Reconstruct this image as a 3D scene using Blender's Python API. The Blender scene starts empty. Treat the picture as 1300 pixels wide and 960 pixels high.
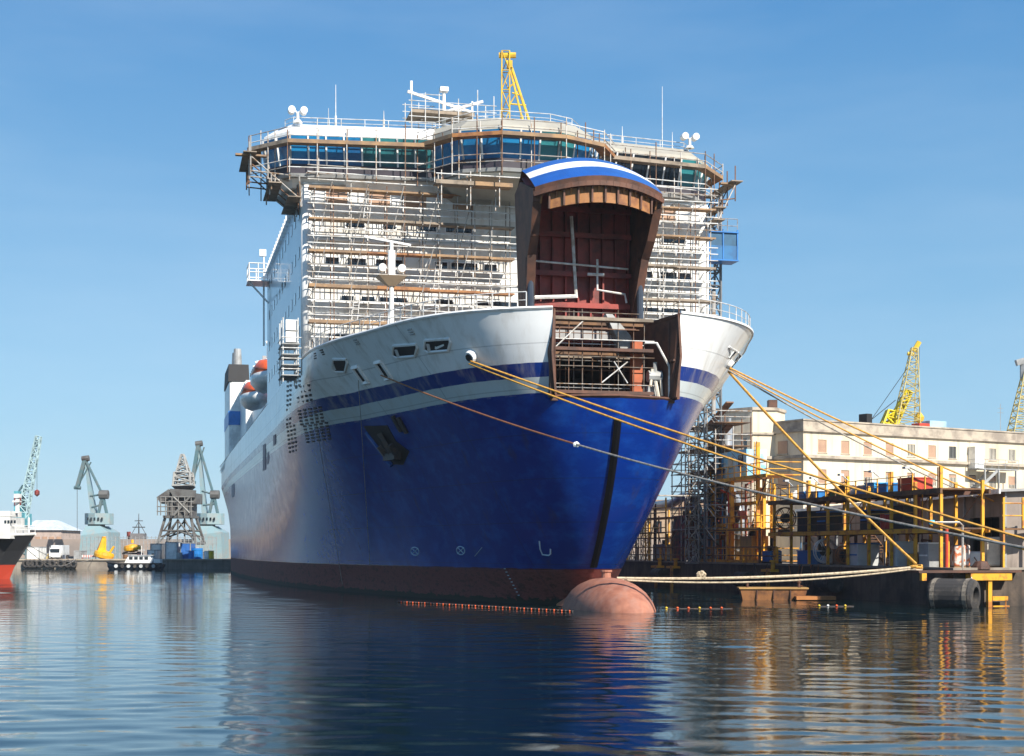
import bpy, math, random
from mathutils import Vector, Matrix
from mathutils.bvhtree import BVHTree
random.seed(7)
SC = bpy.context.scene
COL = SC.collection
R = math.radians
FPX, HZ, CH = 1900.0, 697.0, 3.4            # focal length and horizon of the view, camera height
WM = {}

# ---------------------------------------------------------------- helpers
def P(px, py, D):
    return Vector(((px-650)/FPX*D, D, CH+(HZ-py)/FPX*D))
AX = math.atan2(.2305, .973)
SHIP = Matrix.Translation((0, 107.5, 0)) @ Matrix.Rotation(AX, 4, 'Z')
I4 = Matrix.Identity(4)

class MB:
    def __init__(s): s.v = []; s.f = []; s.m = []; s.mi = 0
    def face(s, idx): s.f.append(tuple(idx)); s.m.append(s.mi)
    def add(s, vs):
        n = len(s.v); s.v += [Vector(v) for v in vs]; return n
    def poly(s, vs):
        n = s.add(vs); s.face(range(n, n+len(vs)))
    def box(s, x0, x1, y0, y1, z0, z1):
        n = s.add([(x0,y0,z0),(x1,y0,z0),(x1,y1,z0),(x0,y1,z0),(x0,y0,z1),(x1,y0,z1),(x1,y1,z1),(x0,y1,z1)])
        for q in ((0,3,2,1),(4,5,6,7),(0,1,5,4),(1,2,6,5),(2,3,7,6),(3,0,4,7)): s.face([n+i for i in q])
        return s
    def bar(s, p, q, w, h):
        """rectangular bar from p to q, w wide (horizontal), h high"""
        p, q = Vector(p), Vector(q); d = (q-p)
        if d.length < 1e-6: return s
        d.normalize(); up = Vector((0,0,1)) if abs(d.z) < .95 else Vector((0,1,0))
        a = d.cross(up).normalized()*w/2; b = a.cross(d).normalized()*h/2
        n = s.add([c+e for c in (p, q) for e in (-a-b, a-b, a+b, -a+b)])
        for k in ((0,1,2,3),(7,6,5,4),(0,4,5,1),(1,5,6,2),(2,6,7,3),(3,7,4,0)): s.face([n+i for i in k])
        return s
    def tube(s, p, q, r, n=5, r2=None, cap=True):
        p, q = Vector(p), Vector(q); d = q-p
        if d.length < 1e-6: return s
        d.normalize(); up = Vector((0,0,1)) if abs(d.z) < .9 else Vector((1,0,0))
        a = d.cross(up).normalized(); b = a.cross(d); r2 = r if r2 is None else r2
        k = s.add([p+(a*math.cos(t)+b*math.sin(t))*r for t in [2*math.pi*i/n for i in range(n)]] +
                  [q+(a*math.cos(t)+b*math.sin(t))*r2 for t in [2*math.pi*i/n for i in range(n)]])
        for i in range(n):
            j = (i+1) % n; s.face((k+i, k+j, k+n+j, k+n+i))
        if cap: s.face(range(k+n-1, k-1, -1)); s.face(range(k+n, k+2*n))
        return s
    def path(s, pts, r, n=6):
        pts = [Vector(p) for p in pts]; k0 = len(s.v); a = None
        for i, p in enumerate(pts):
            d = (pts[min(i+1, len(pts)-1)]-pts[max(i-1, 0)]).normalized()
            if a is None:
                up = Vector((0,0,1)) if abs(d.z) < .9 else Vector((1,0,0)); a = d.cross(up).normalized()
            else: a = (a-d*a.dot(d)).normalized()
            b = a.cross(d)
            s.add([p+(a*math.cos(t)+b*math.sin(t))*r for t in [2*math.pi*j/n for j in range(n)]])
        for i in range(len(pts)-1):
            for j in range(n):
                l = (j+1) % n; A = k0+i*n
                s.face((A+j, A+l, A+n+l, A+n+j))
        s.face(range(k0+n-1, k0-1, -1)); L = k0+(len(pts)-1)*n; s.face(range(L, L+n))
        return s
    def prism(s, pl, z0, z1):
        n = len(pl); k = s.add([(x,y,z0) for x,y in pl]+[(x,y,z1) for x,y in pl])
        for i in range(n):
            j = (i+1) % n; s.face((k+i, k+j, k+n+j, k+n+i))
        s.face(range(k+n-1, k-1, -1)); s.face(range(k+n, k+2*n)); return s
    def loft(s, rings, cap=True, closed=True):
        n = len(rings[0]); k = s.add([p for r in rings for p in r])
        for a in range(len(rings)-1):
            for i in range(n if closed else n-1):
                j = (i+1) % n; A = k+a*n
                s.face((A+i, A+j, A+n+j, A+n+i))
        if cap:
            s.face(range(k+n-1, k-1, -1)); L = k+(len(rings)-1)*n; s.face(range(L, L+n))
        return s
    def lathe(s, prof, c=(0,0,0), n=16, axis='Z', M=None):
        rings = []
        for r, z in prof:
            ring = []
            for i in range(n):
                t = 2*math.pi*i/n; p = Vector((r*math.cos(t), r*math.sin(t), z))
                if M is not None: p = M @ p
                ring.append(p+Vector(c))
            rings.append(ring)
        return s.loft(rings)
    def lattice(s, p, q, w0, w1, n, r, side=None):
        p, q = Vector(p), Vector(q); d = (q-p).normalized()
        a = (Vector(side) if side else d.cross(Vector((0,1,0)))).normalized()
        a = (a-d*a.dot(d)).normalized(); b = a.cross(d)
        C = []
        for i in range(n+1):
            t = i/n; c = p.lerp(q, t); w = (w0+(w1-w0)*t)/2
            C.append([c+a*w*x+b*w*y for x, y in ((-1,-1),(1,-1),(1,1),(-1,1))])
        for j in range(4): s.tube(C[0][j], C[n][j], r*1.5, 5)
        for i in range(n):
            for j in range(4):
                l = (j+1) % 4
                s.tube(C[i][j], C[i][l], r, 4)
                s.tube(C[i][j] if i % 2 else C[i][l], C[i+1][l] if i % 2 else C[i+1][j], r, 4)
        for j in range(4): s.tube(C[n][j], C[n][(j+1) % 4], r, 4)
        return s
    def build(s, name, mats, parent=None, frame=I4, smooth=False, label=None, cat=None, group=None, kind=None, bev=0):
        if not isinstance(mats, (list, tuple)): mats = [mats]
        W = [frame @ v for v in s.v]
        if parent is not None: M0 = WM[parent.as_pointer()]
        else:
            xs = [v.x for v in W]; ys = [v.y for v in W]; zs = [v.z for v in W]
            rot = frame.to_euler().z
            M0 = Matrix.Translation(((min(xs)+max(xs))/2, (min(ys)+max(ys))/2, min(zs))) @ Matrix.Rotation(rot, 4, 'Z')
            if kind == 'structure': M0 = I4
        inv = M0.inverted()
        me = bpy.data.meshes.new(name); me.from_pydata([inv @ v for v in W], [], s.f)
        for m in mats: me.materials.append(m)
        if len(mats) > 1: me.polygons.foreach_set('material_index', s.m)
        if smooth: me.polygons.foreach_set('use_smooth', [True]*len(me.polygons))
        me.update()
        import bmesh
        bm = bmesh.new(); bm.from_mesh(me); bmesh.ops.recalc_face_normals(bm, faces=bm.faces); bm.to_mesh(me); bm.free()
        o = bpy.data.objects.new(name, me); COL.objects.link(o)
        if parent is not None: o.parent = parent
        else: o.matrix_world = M0
        WM[o.as_pointer()] = M0
        if bev:
            b = o.modifiers.new('bevel', 'BEVEL'); b.width = bev; b.segments = 2; b.limit_method = 'ANGLE'
        for k, val in (('label', label), ('category', cat), ('group', group), ('kind', kind)):
            if val: o[k] = val
        return o

def thing(name, label, cat, loc=(0,0,0), frame=I4, group=None):
    o = bpy.data.objects.new(name, None); COL.objects.link(o)
    w = frame @ Vector(loc)
    M0 = Matrix.Translation(w) @ Matrix.Rotation(frame.to_euler().z, 4, 'Z')
    o.matrix_world = M0; o.empty_display_size = .5
    WM[o.as_pointer()] = M0
    o['label'] = label; o['category'] = cat
    if group: o['group'] = group
    return o

def dup(root, loc, rotz=None, label=None):
    """copy a thing with copies of its parts and sub-parts"""
    def cp(o, par):
        c = o.copy(); COL.objects.link(c)
        if par is not None: c.parent = par
        for ch in list(o.children): cp(ch, c)
        return c
    c = cp(root, None); m = root.matrix_basis.copy()
    rz = m.to_euler().z if rotz is None else rotz
    c.matrix_basis = Matrix.Translation(loc) @ Matrix.Rotation(rz, 4, 'Z')
    WM[c.as_pointer()] = c.matrix_basis.copy()
    if label: c['label'] = label
    return c

# ---------------------------------------------------------------- materials
def newmat(name):
    m = bpy.data.materials.new(name); m.use_nodes = True
    return m, m.node_tree, m.node_tree.nodes['Principled BSDF']
def noise(nt, scale, detail=6, vec=None, rough=.6, mapping=None):
    tc = nt.nodes.new('ShaderNodeTexCoord'); n = nt.nodes.new('ShaderNodeTexNoise')
    n.inputs['Scale'].default_value = scale; n.inputs['Detail'].default_value = detail; n.inputs['Roughness'].default_value = rough
    if mapping:
        mp = nt.nodes.new('ShaderNodeMapping'); mp.inputs['Scale'].default_value = mapping
        nt.links.new(tc.outputs['Object'], mp.inputs[0]); nt.links.new(mp.outputs[0], n.inputs['Vector'])
    else: nt.links.new(tc.outputs['Object'], n.inputs['Vector'])
    return n
def ramp(nt, fac, stops, interp='LINEAR'):
    r = nt.nodes.new('ShaderNodeValToRGB'); r.color_ramp.interpolation = interp
    e = r.color_ramp.elements
    while len(e) > 1: e.remove(e[-1])
    e[0].position = stops[0][0]; c = stops[0][1]; e[0].color = (*c, 1) if len(c) == 3 else c
    for p, c in stops[1:]:
        x = e.new(p); x.color = (*c, 1)
    nt.links.new(fac, r.inputs[0]); return r
def mix(nt, fac, a, b, mode='MIX'):
    m = nt.nodes.new('ShaderNodeMix'); m.data_type = 'RGBA'; m.blend_type = mode
    for s, v in ((m.inputs['Factor'], fac), (m.inputs['A'], a), (m.inputs['B'], b)):
        if hasattr(v, 'is_output'): nt.links.new(v, s)
        elif isinstance(v, (int, float)): s.default_value = v
        else: s.default_value = (*v, 1)
    return m.outputs['Result']
def bumpn(nt, b, h, strength, dist=.05):
    n = nt.nodes.new('ShaderNodeBump'); n.inputs['Strength'].default_value = strength; n.inputs['Distance'].default_value = dist
    nt.links.new(h, n.inputs['Height']); nt.links.new(n.outputs[0], b.inputs['Normal']); return n
def M(name, c, r=.6, metal=0, c2=None, sc=.8, lo=.45, hi=.62, streak=None, bump=0, coat=0):
    """painted or raw surface: colour c, patches of c2, vertical rain streaks of colour streak"""
    m, nt, b = newmat(name)
    b.inputs['Roughness'].default_value = r; b.inputs['Metallic'].default_value = metal
    b.inputs['Coat Weight'].default_value = coat
    c2 = c2 or tuple(x*.72 for x in c)
    n = noise(nt, sc, 8); f = ramp(nt, n.outputs['Fac'], [(lo, (0,0,0)), (hi, (1,1,1))])
    out = mix(nt, f.outputs[0], c, c2)
    if streak:
        n2 = noise(nt, 1.0, 5, mapping=(1.6, 1.6, .12)); f2 = ramp(nt, n2.outputs['Fac'], [(.5, (0,0,0)), (.75, (.8,.8,.8))])
        out = mix(nt, f2.outputs[0], out, streak)
    nt.links.new(out, b.inputs['Base Color'])
    if bump:
        n3 = noise(nt, 3, 6); bumpn(nt, b, n3.outputs['Fac'], bump, .05)
    return m

WHITE = M('white_ship_paint', (.80,.80,.78), .38, c2=(.70,.71,.70), sc=.5, lo=.5, hi=.7, streak=(.62,.58,.50), bump=.08)
PRIMER = M('patchy_primer', (.74,.74,.71), .6, c2=(.56,.53,.47), sc=.33, lo=.46, hi=.56, streak=(.58,.52,.44), bump=.1)
BEIGE = M('beige_primer', (.37,.35,.29), .6, c2=(.31,.29,.24), sc=.6)
CREAM = M('cream_trim', (.72,.66,.55), .5)
GREYP = M('grey_paint', (.33,.34,.34), .55, c2=(.22,.22,.21))
GLASSB = M('blue_film_on_glass', (.01,.19,.42), .25, c2=(.01,.09,.24), sc=.35, coat=.6)
GLASST = M('teal_tinted_glass', (.03,.20,.22), .2, c2=(.02,.09,.10), sc=.35, coat=.6)
GLASSD = M('dark_glass', (.012,.016,.022), .08, coat=.5)
DARKP = M('dark_violet_band', (.035,.028,.04), .5)
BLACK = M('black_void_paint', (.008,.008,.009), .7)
PLANK = M('scaffold_plank', (.36,.22,.11), .8, c2=(.21,.14,.09), sc=1.1, lo=.4, hi=.6)
PLANKG = M('weathered_plank', (.30,.24,.18), .85, c2=(.16,.13,.10), sc=1.3)
STEEL = M('galvanised_tube', (.42,.40,.37), .5, .3, c2=(.27,.18,.11), sc=2.5, lo=.5, hi=.6)
STEELW = M('white_guard_tube', (.74,.74,.72), .45, c2=(.5,.46,.4), sc=2)
STEELR = M('rusty_tube', (.20,.10,.055), .75, c2=(.10,.06,.04), sc=2)
REDI = M('red_oxide_primer', (.30,.038,.026), .55, c2=(.11,.018,.013), sc=.7, lo=.4, hi=.62)
RUST = M('rusty_brown_steel', (.13,.055,.032), .7, c2=(.065,.032,.022), sc=1.1, lo=.4, hi=.6)
RIBS = M('ochre_rusty_flange', (.34,.15,.05), .7, c2=(.18,.07,.03), sc=1.3)
BLUEP = M('visor_blue_paint', (.012,.085,.36), .3, c2=(.01,.07,.30), coat=.3)
SWHITE = M('stripe_white_paint', (.82,.82,.78), .35)
ROD = M('hydraulic_steel', (.09,.10,.12), .3, .6)
ORANGE = M('boat_orange', (.75,.11,.02), .4)
GREYW = M('pale_grey_gelcoat', (.58,.60,.60), .35)
YEL = M('yellow_paint', (.74,.36,.02), .5, c2=(.42,.16,.03), sc=1.6, lo=.5, hi=.6)
YELC = M('crane_yellow', (.68,.46,.03), .5, c2=(.55,.33,.03))
BROWN = M('dirty_brown_steel', (.19,.095,.04), .75, c2=(.08,.045,.028), sc=1.2)
DARKM = M('oily_dark_machinery', (.03,.028,.028), .6, c2=(.06,.035,.02), sc=2)
BLUEC = M('blue_plastic', (.015,.17,.48), .4)
GREENC = M('green_plastic', (.02,.16,.08), .5)
REDC = M('red_crate', (.50,.05,.02), .5)
WBAG = M('white_sack', (.7,.68,.63), .9)
TEAL = M('faded_teal_paint', (.20,.31,.34), .6, c2=(.25,.29,.29), sc=.6)
CRGREY = M('old_crane_steel', (.11,.11,.105), .7, c2=(.06,.05,.045), sc=.6)
CONC = M('weathered_concrete', (.30,.26,.21), .9, c2=(.19,.16,.13), sc=.35, lo=.4, hi=.65, streak=(.14,.10,.07), bump=.3)
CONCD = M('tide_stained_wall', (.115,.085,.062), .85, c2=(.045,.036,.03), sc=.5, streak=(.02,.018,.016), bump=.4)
PLASTER = M('old_cream_plaster', (.72,.63,.47), .85, c2=(.60,.51,.37), sc=.16, lo=.42, hi=.7, streak=(.40,.33,.25), bump=.08)
LEDGE = M('stained_cornice', (.44,.38,.30), .9, c2=(.26,.22,.18), sc=.7)
SHUT = M('pinkish_shutter', (.42,.27,.18), .7, c2=(.36,.22,.15), sc=.5)
SHUTG = M('grey_shutter', (.20,.20,.19), .7)
CORR = M('shed_cladding', (.30,.25,.21), .7, c2=(.22,.18,.15), sc=.3, streak=(.06,.045,.035))
ROPEY = M('yellow_rope', (.62,.33,.06), .9, c2=(.42,.20,.04), sc=6)
ROPEW = M('cream_rope', (.52,.43,.30), .95, c2=(.33,.26,.18), sc=6)
ROPEG = M('grey_rope', (.36,.33,.29), .95, c2=(.2,.18,.15), sc=6)
ROPEB = M('brown_rope', (.32,.12,.045), .95, c2=(.2,.08,.035), sc=4)
RUBBER = M('perished_rubber', (.035,.033,.032), .85, c2=(.10,.085,.07), sc=1.6, lo=.5, hi=.66, bump=.4)
MESHW = M('pale_machine_paint', (.60,.62,.62), .5)

def ribbed(name, c, c2, per, axis=0, r=.6):
    m, nt, b = newmat(name); b.inputs['Roughness'].default_value = r
    tc = nt.nodes.new('ShaderNodeTexCoord'); w = nt.nodes.new('ShaderNodeTexWave'); w.wave_type = 'BANDS'
    w.bands_direction = 'XYZ'[axis]; w.inputs['Scale'].default_value = per; nt.links.new(tc.outputs['Object'], w.inputs['Vector'])
    n = noise(nt, .7); f = ramp(nt, n.outputs['Fac'], [(.4,(0,0,0)),(.65,(1,1,1))])
    nt.links.new(mix(nt, f.outputs[0], c, c2), b.inputs['Base Color'])
    bumpn(nt, b, w.outputs['Fac'], .8, .06); return m

def hull_material():
    m, nt, b = newmat('ferry_hull_paint'); L = nt.links.new
    tc = nt.nodes.new('ShaderNodeTexCoord'); sp = nt.nodes.new('ShaderNodeSeparateXYZ'); L(tc.outputs['Object'], sp.inputs[0])
    nz = noise(nt, .9, 6); wob = nt.nodes.new('ShaderNodeMath'); wob.operation = 'MULTIPLY_ADD'
    L(nz.outputs['Fac'], wob.inputs[0]); wob.inputs[1].default_value = .08; L(sp.outputs['Z'], wob.inputs[2])
    dv = nt.nodes.new('ShaderNodeMath'); dv.operation = 'DIVIDE'; L(wob.outputs[0], dv.inputs[0]); dv.inputs[1].default_value = 20
    blue = (.001,.024,.20); red = (.115,.026,.020); wh = (.78,.79,.78); st = (.50,.55,.55)
    r = ramp(nt, dv.outputs[0], [(0, (.03,.022,.016)), (.022, red), (2.2/20, blue), (12.05/20, st), (12.95/20, (.006,.03,.19)), (13.7/20, wh)], 'CONSTANT')
    # light reflected off the water, painted into the blue as paler mottles; rust and scale in the boot top
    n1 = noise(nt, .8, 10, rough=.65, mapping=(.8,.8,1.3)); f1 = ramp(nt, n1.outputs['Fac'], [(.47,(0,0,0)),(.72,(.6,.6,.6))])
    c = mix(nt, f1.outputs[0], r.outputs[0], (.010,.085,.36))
    isred = nt.nodes.new('ShaderNodeMath'); isred.operation = 'LESS_THAN'; L(wob.outputs[0], isred.inputs[0]); isred.inputs[1].default_value = 2.2
    iswh = nt.nodes.new('ShaderNodeMath'); iswh.operation = 'GREATER_THAN'; L(wob.outputs[0], iswh.inputs[0]); iswh.inputs[1].default_value = 12.0
    n2 = noise(nt, 1.1, 10, mapping=(1,1,2.5), rough=.7); f2 = ramp(nt, n2.outputs['Fac'], [(.35,red),(.5,(.19,.055,.045)),(.62,(.07,.02,.015)),(.75,(.22,.10,.08))])
    c = mix(nt, isred.outputs[0], c, f2.outputs[0])
    wd = nt.nodes.new('ShaderNodeMath'); wd.operation = 'MULTIPLY_ADD'; L(n2.outputs['Fac'], wd.inputs[0]); wd.inputs[1].default_value = -1.1; L(sp.outputs['Z'], wd.inputs[2])
    wl = nt.nodes.new('ShaderNodeMath'); wl.operation = 'LESS_THAN'; L(wd.outputs[0], wl.inputs[0]); wl.inputs[1].default_value = -.22
    c = mix(nt, wl.outputs[0], c, (.018,.020,.012))
    n3 = noise(nt, 1, 5, mapping=(1.3,1.3,.10)); f3 = ramp(nt, n3.outputs['Fac'], [(.48,(0,0,0)),(.75,(.5,.5,.5))])
    mu = nt.nodes.new('ShaderNodeMath'); mu.operation = 'MULTIPLY'; L(f3.outputs[0], mu.inputs[0]); L(iswh.outputs[0], mu.inputs[1])
    wc = mix(nt, mu.outputs[0], r.outputs[0], (.40,.36,.30))
    n6 = noise(nt, 1, 7, mapping=(1.1,1.1,.07)); f6 = ramp(nt, n6.outputs['Fac'], [(.60,(0,0,0)),(.72,(.42,.42,.42))])
    c = mix(nt, f6.outputs[0], c, (.035,.03,.04))
    c = mix(nt, iswh.outputs[0], c, wc)
    # weld seams between shell plates, slightly darker and proud
    seam = None
    for ax, per, w_ in (('Z', .128, .022), ('Y', .036, .010)):
        wt = nt.nodes.new('ShaderNodeTexWave'); wt.wave_type = 'BANDS'; wt.bands_direction = ax; wt.wave_profile = 'SAW'
        wt.inputs['Scale'].default_value = per; wt.inputs['Distortion'].default_value = 0; L(tc.outputs['Object'], wt.inputs['Vector'])
        rs = ramp(nt, wt.outputs['Fac'], [(0,(1,1,1)),(w_,(0,0,0))], 'CONSTANT')
        if seam is None: seam = rs.outputs[0]
        else: seam = mix(nt, 1.0, seam, rs.outputs[0], 'LIGHTEN')
    sm = nt.nodes.new('ShaderNodeMath'); sm.operation = 'MULTIPLY'; L(seam, sm.inputs[0]); sm.inputs[1].default_value = .3
    c = mix(nt, sm.outputs[0], c, (.01,.015,.03))
    L(c, b.inputs['Base Color']); b.inputs['Specular IOR Level'].default_value = .28
    rr = ramp(nt, n1.outputs['Fac'], [(.35,(.19,.19,.19)),(.7,(.27,.27,.27))])
    rough = mix(nt, isred.outputs[0], rr.outputs[0], (.7,.7,.7)); L(rough, b.inputs['Roughness'])
    # shell plating: dished plates and horizontal seams
    wv = noise(nt, .9, 2, mapping=(.28,.28,.7)); n5 = noise(nt, 5, 4)
    a = nt.nodes.new('ShaderNodeMath'); a.operation = 'MULTIPLY_ADD'; L(n5.outputs['Fac'], a.inputs[0]); a.inputs[1].default_value = .012; L(wv.outputs['Fac'], a.inputs[2])
    wb = nt.nodes.new('ShaderNodeTexWave'); wb.wave_type='BANDS'; wb.bands_direction='Z'; wb.wave_profile='SAW'; wb.inputs['Scale'].default_value=.13
    L(tc.outputs['Object'], wb.inputs['Vector'])
    sr = ramp(nt, wb.outputs['Fac'], [(.0,(0,0,0)),(.03,(1,1,1))]); a2 = nt.nodes.new('ShaderNodeMath'); a2.operation='MULTIPLY_ADD'
    L(sr.outputs[0], a2.inputs[0]); a2.inputs[1].default_value=.05; L(a.outputs[0], a2.inputs[2])
    bumpn(nt, b, a2.outputs[0], .15, .12)
    return m
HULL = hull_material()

def water_material():
    m, nt, b = newmat('harbour_water'); L = nt.links.new
    b.inputs['Base Color'].default_value = (.003,.014,.016,1); b.inputs['Roughness'].default_value = .03; b.inputs['IOR'].default_value = 1.33
    n1 = noise(nt, .45, 3, mapping=(.55,1,1)); n2 = noise(nt, 1.9, 6, mapping=(.45,1,1), rough=.62); n3 = noise(nt, .04, 4)
    a = nt.nodes.new('ShaderNodeMath'); a.operation = 'MULTIPLY_ADD'; L(n2.outputs['Fac'], a.inputs[0]); a.inputs[1].default_value = .6; L(n1.outputs['Fac'], a.inputs[2])
    s = ramp(nt, n3.outputs['Fac'], [(.35,(.4,.4,.4)),(.65,(1,1,1))])
    mu = nt.nodes.new('ShaderNodeMath'); mu.operation = 'MULTIPLY'; L(a.outputs[0], mu.inputs[0]); L(s.outputs[0], mu.inputs[1])
    bumpn(nt, b, mu.outputs[0], .5, .032)
    return m
WATER = water_material()

# ---------------------------------------------------------------- world, sun, camera
SUN_EL, SUN_AZ = R(38), math.atan2(.60, -.80)
def world():
    w = bpy.data.worlds.new('World'); SC.world = w; w.use_nodes = True; nt = w.node_tree
    bg = nt.nodes['Background']; sky = nt.nodes.new('ShaderNodeTexSky'); sky.sky_type = 'NISHITA'
    sky.sun_disc = False; sky.sun_elevation = SUN_EL; sky.sun_rotation = SUN_AZ
    sky.altitude = 0; sky.air_density = 1.0; sky.dust_density = .35; sky.ozone_density = 2.2
    # clear marine air: the low sky keeps its blue instead of the model's yellow band
    tc = nt.nodes.new('ShaderNodeTexCoord'); sp = nt.nodes.new('ShaderNodeSeparateXYZ'); nt.links.new(tc.outputs['Generated'], sp.inputs[0])
    g = ramp(nt, sp.outputs['Z'], [(0, (2.7,4.6,5.9)), (.10, (1.8,3.9,5.8)), (.35, (.5,2.1,4.6)), (1, (.5,1.5,3.8))])
    n = noise(nt, 1.6, 5, mapping=(1,1,5)); f = ramp(nt, n.outputs['Fac'], [(.45,(0,0,0)),(.8,(.30,.30,.30))])
    gg = mix(nt, f.outputs[0], g.outputs[0], (4.2,5.5,6.8))
    nt.links.new(mix(nt, .80, sky.outputs[0], gg), bg.inputs[0]); bg.inputs[1].default_value = .085
    d = bpy.data.lights.new('sun', 'SUN'); d.energy = 4.9; d.angle = R(.5); d.color = (1, .93, .83)
    o = bpy.data.objects.new('sun', d); COL.objects.link(o)
    S = Vector((math.sin(SUN_AZ)*math.cos(SUN_EL), math.cos(SUN_AZ)*math.cos(SUN_EL), math.sin(SUN_EL)))
    o.rotation_euler = S.to_track_quat('Z', 'Y').to_euler(); o.location = (40, -60, 80)
    c = bpy.data.cameras.new('camera'); c.sensor_width = 36; c.lens = 36*FPX/1300; c.shift_y = (HZ-480)/1300
    c.clip_start = .5; c.clip_end = 6000
    k = bpy.data.objects.new('camera', c); COL.objects.link(k); k.location = (0, 0, CH); k.rotation_euler = (R(90), 0, 0)
    SC.camera = k
    v = SC.view_settings; v.view_transform = 'Standard'; v.look = 'None'; v.exposure = .75; v.gamma = 1; v.use_curve_mapping = False
    SC.cycles.max_bounces = 6; SC.cycles.use_denoising = True
world()
# ---------------------------------------------------------------- the ferry
# ship frame: x to port, y aft (negative ahead of the superstructure front), z up
TOP = [(-147,14.5),(-110,15),(-60,15),(-25,15),(0,15),(7.8,14.2),(14.0,12.3),(19.6,10.3),(23.2,7.5),(25.3,3.7),(26.2,0)]
WL = [(-145,12),(-110,14.7),(-60,14.5),(-30,12.6),(-12,9.6),(0,7.2),(7,5.2),(12,3.6),(15,2.3),(17.5,.9),(18.4,0)]
CW = [0,0,0,0,0,0,.08,.22,.5,.9,1]
ZT = 16.6
def cr(a, t):
    i = min(int(t), len(a)-2); f = t-i
    g = lambda k: a[max(0, min(len(a)-1, k))]
    p0, p1, p2, p3 = g(i-1), g(i), g(i+1), g(i+2)
    return .5*((2*p1)+(-p0+p2)*f+(2*p0-5*p1+4*p2-p3)*f*f+(-p0+3*p1-3*p2+p3)*f**3)
def hullpt(s, z):
    w = max(0, min(1, cr(CW, s))); t = max(0, min(1, z/ZT))
    zf = 13.4+(ZT-13.4)*max(0, min(1, (s-3.4)/1.6)); tt = min(1, z/zf) if z > 0 else 0
    k = (1-w)*tt**(1.55+.1*max(0, min(1, s-3.6)))+w*(1-(1-t)**2.25)
    f = lambda A, j: cr([q[j] for q in A], s)
    u = f(WL,0)+(f(TOP,0)-f(WL,0))*k; b = max(0, f(WL,1)+(f(TOP,1)-f(WL,1))*k)
    return u, b
ferry = thing('ferry', 'huge blue and white car ferry with raised bow door under repair', 'ferry', (0,0,0), SHIP)
ZS = [-1.2, 0, 1.1, 2.2, 3.2, 4.4, 5.6, 6.8, 8, 9.2, 10.4, 11.8, 12.6, 13.4, 14.2, 15, 15.8, 16.6]
SS = [0,.5,1,1.5,2,2.5,3,3.33,3.67]+[4+i/6 for i in range(0,37)]
SS = [s for s in SS if s <= 10.001]
hb = MB(); idx = {}
for j, z in enumerate(ZS):
    for i, s in enumerate(SS):
        u, b = hullpt(s, z)
        for sg in (-1, 1):
            if s >= 9.999 and sg == 1: idx[j, i, 1] = idx[j, i, -1]; continue
            idx[j, i, sg] = hb.add([(sg*(b if s < 9.999 else 0), -u, z)])
for j in range(len(ZS)-1):
    for i in range(len(SS)-1):
        if SS[i] >= 8.99 and ZS[j] >= 11.7: continue
        for sg in (-1, 1):
            q = [idx[j,i,sg], idx[j,i+1,sg], idx[j+1,i+1,sg], idx[j+1,i,sg]]
            hb.face(q if sg < 0 else q[::-1])
    hb.face((idx[j,0,-1], idx[j+1,0,-1], idx[j+1,0,1], idx[j,0,1]))   # transom
HV = [SHIP @ v for v in hb.v]; BV = BVHTree.FromPolygons(HV, hb.f)
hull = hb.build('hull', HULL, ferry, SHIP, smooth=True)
def hit(px, py):
    o = Vector((0,0,CH)); d = (P(px, py, 1.0)-o).normalized()
    l, n, i, dd = BV.ray_cast(o, d)
    if l is None: return None, None
    if n.dot(d) > 0: n = -n
    return l, n
# bulwark cap and the cut steel edge round the bow opening
mb = MB()
for sg in (-1, 1):
    pts = []
    for s in [x for x in SS if 4 <= x <= 9.01]:
        u, b = hullpt(s, ZT); pts.append((sg*b, -u, ZT+.04))
    mb.path(pts, .10, 5)
mb.build('bulwark_cap', WHITE, ferry, SHIP)
mb = MB()
for sg in (-1, 1):
    pts = [(sg*hullpt(9, z)[1]*.985, -hullpt(9, z)[0]+.06, z) for z in ZS if z >= 11.7]
    mb.path(pts, .11, 4)
pts = [(sg*hullpt(s, 11.8)[1], -hullpt(s, 11.8)[0]-.0, 11.84) for sg, ss in ((-1, [9,9.33,9.67,10]), (1, [9.67,9.33,9])) for s in ss]
mb.path(pts, .10, 4)
mb.build('opening_edge', RUST, ferry, SHIP)
# foredeck inside the bulwark, with the well of the bow opening left out
dk = MB()
L = [(-hullpt(s, 15.5)[1]+.12, -hullpt(s, 15.5)[0]) for s in [4,5,5.5,6,6.5,7,7.33,7.67]]
for sg in (-1, 1):
    pl = [(x*-sg*-1 if sg < 0 else -x, y) for x, y in L]
    ye = pl[-1][1]
    dk.prism([(sg*3.8, 0)]+pl+[(sg*3.8, ye)], 15.35, 15.5)
    ps = [(-sg*-1*hullpt(s, 15.5)[1]+(-sg*.12), -hullpt(s,15.5)[0]) for s in [7.67,8,8.33,8.67,8.9]]
    dk.prism([(sg*3.8, ye)]+[(sg*abs(x), y) for x, y in ps]+[(sg*3.8, ps[-1][1])], 15.35, 15.5)
dk.box(-3.8, 3.8, -17.6, 0, 15.35, 15.5)
dk.build('foredeck', REDI, ferry, SHIP)
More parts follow.
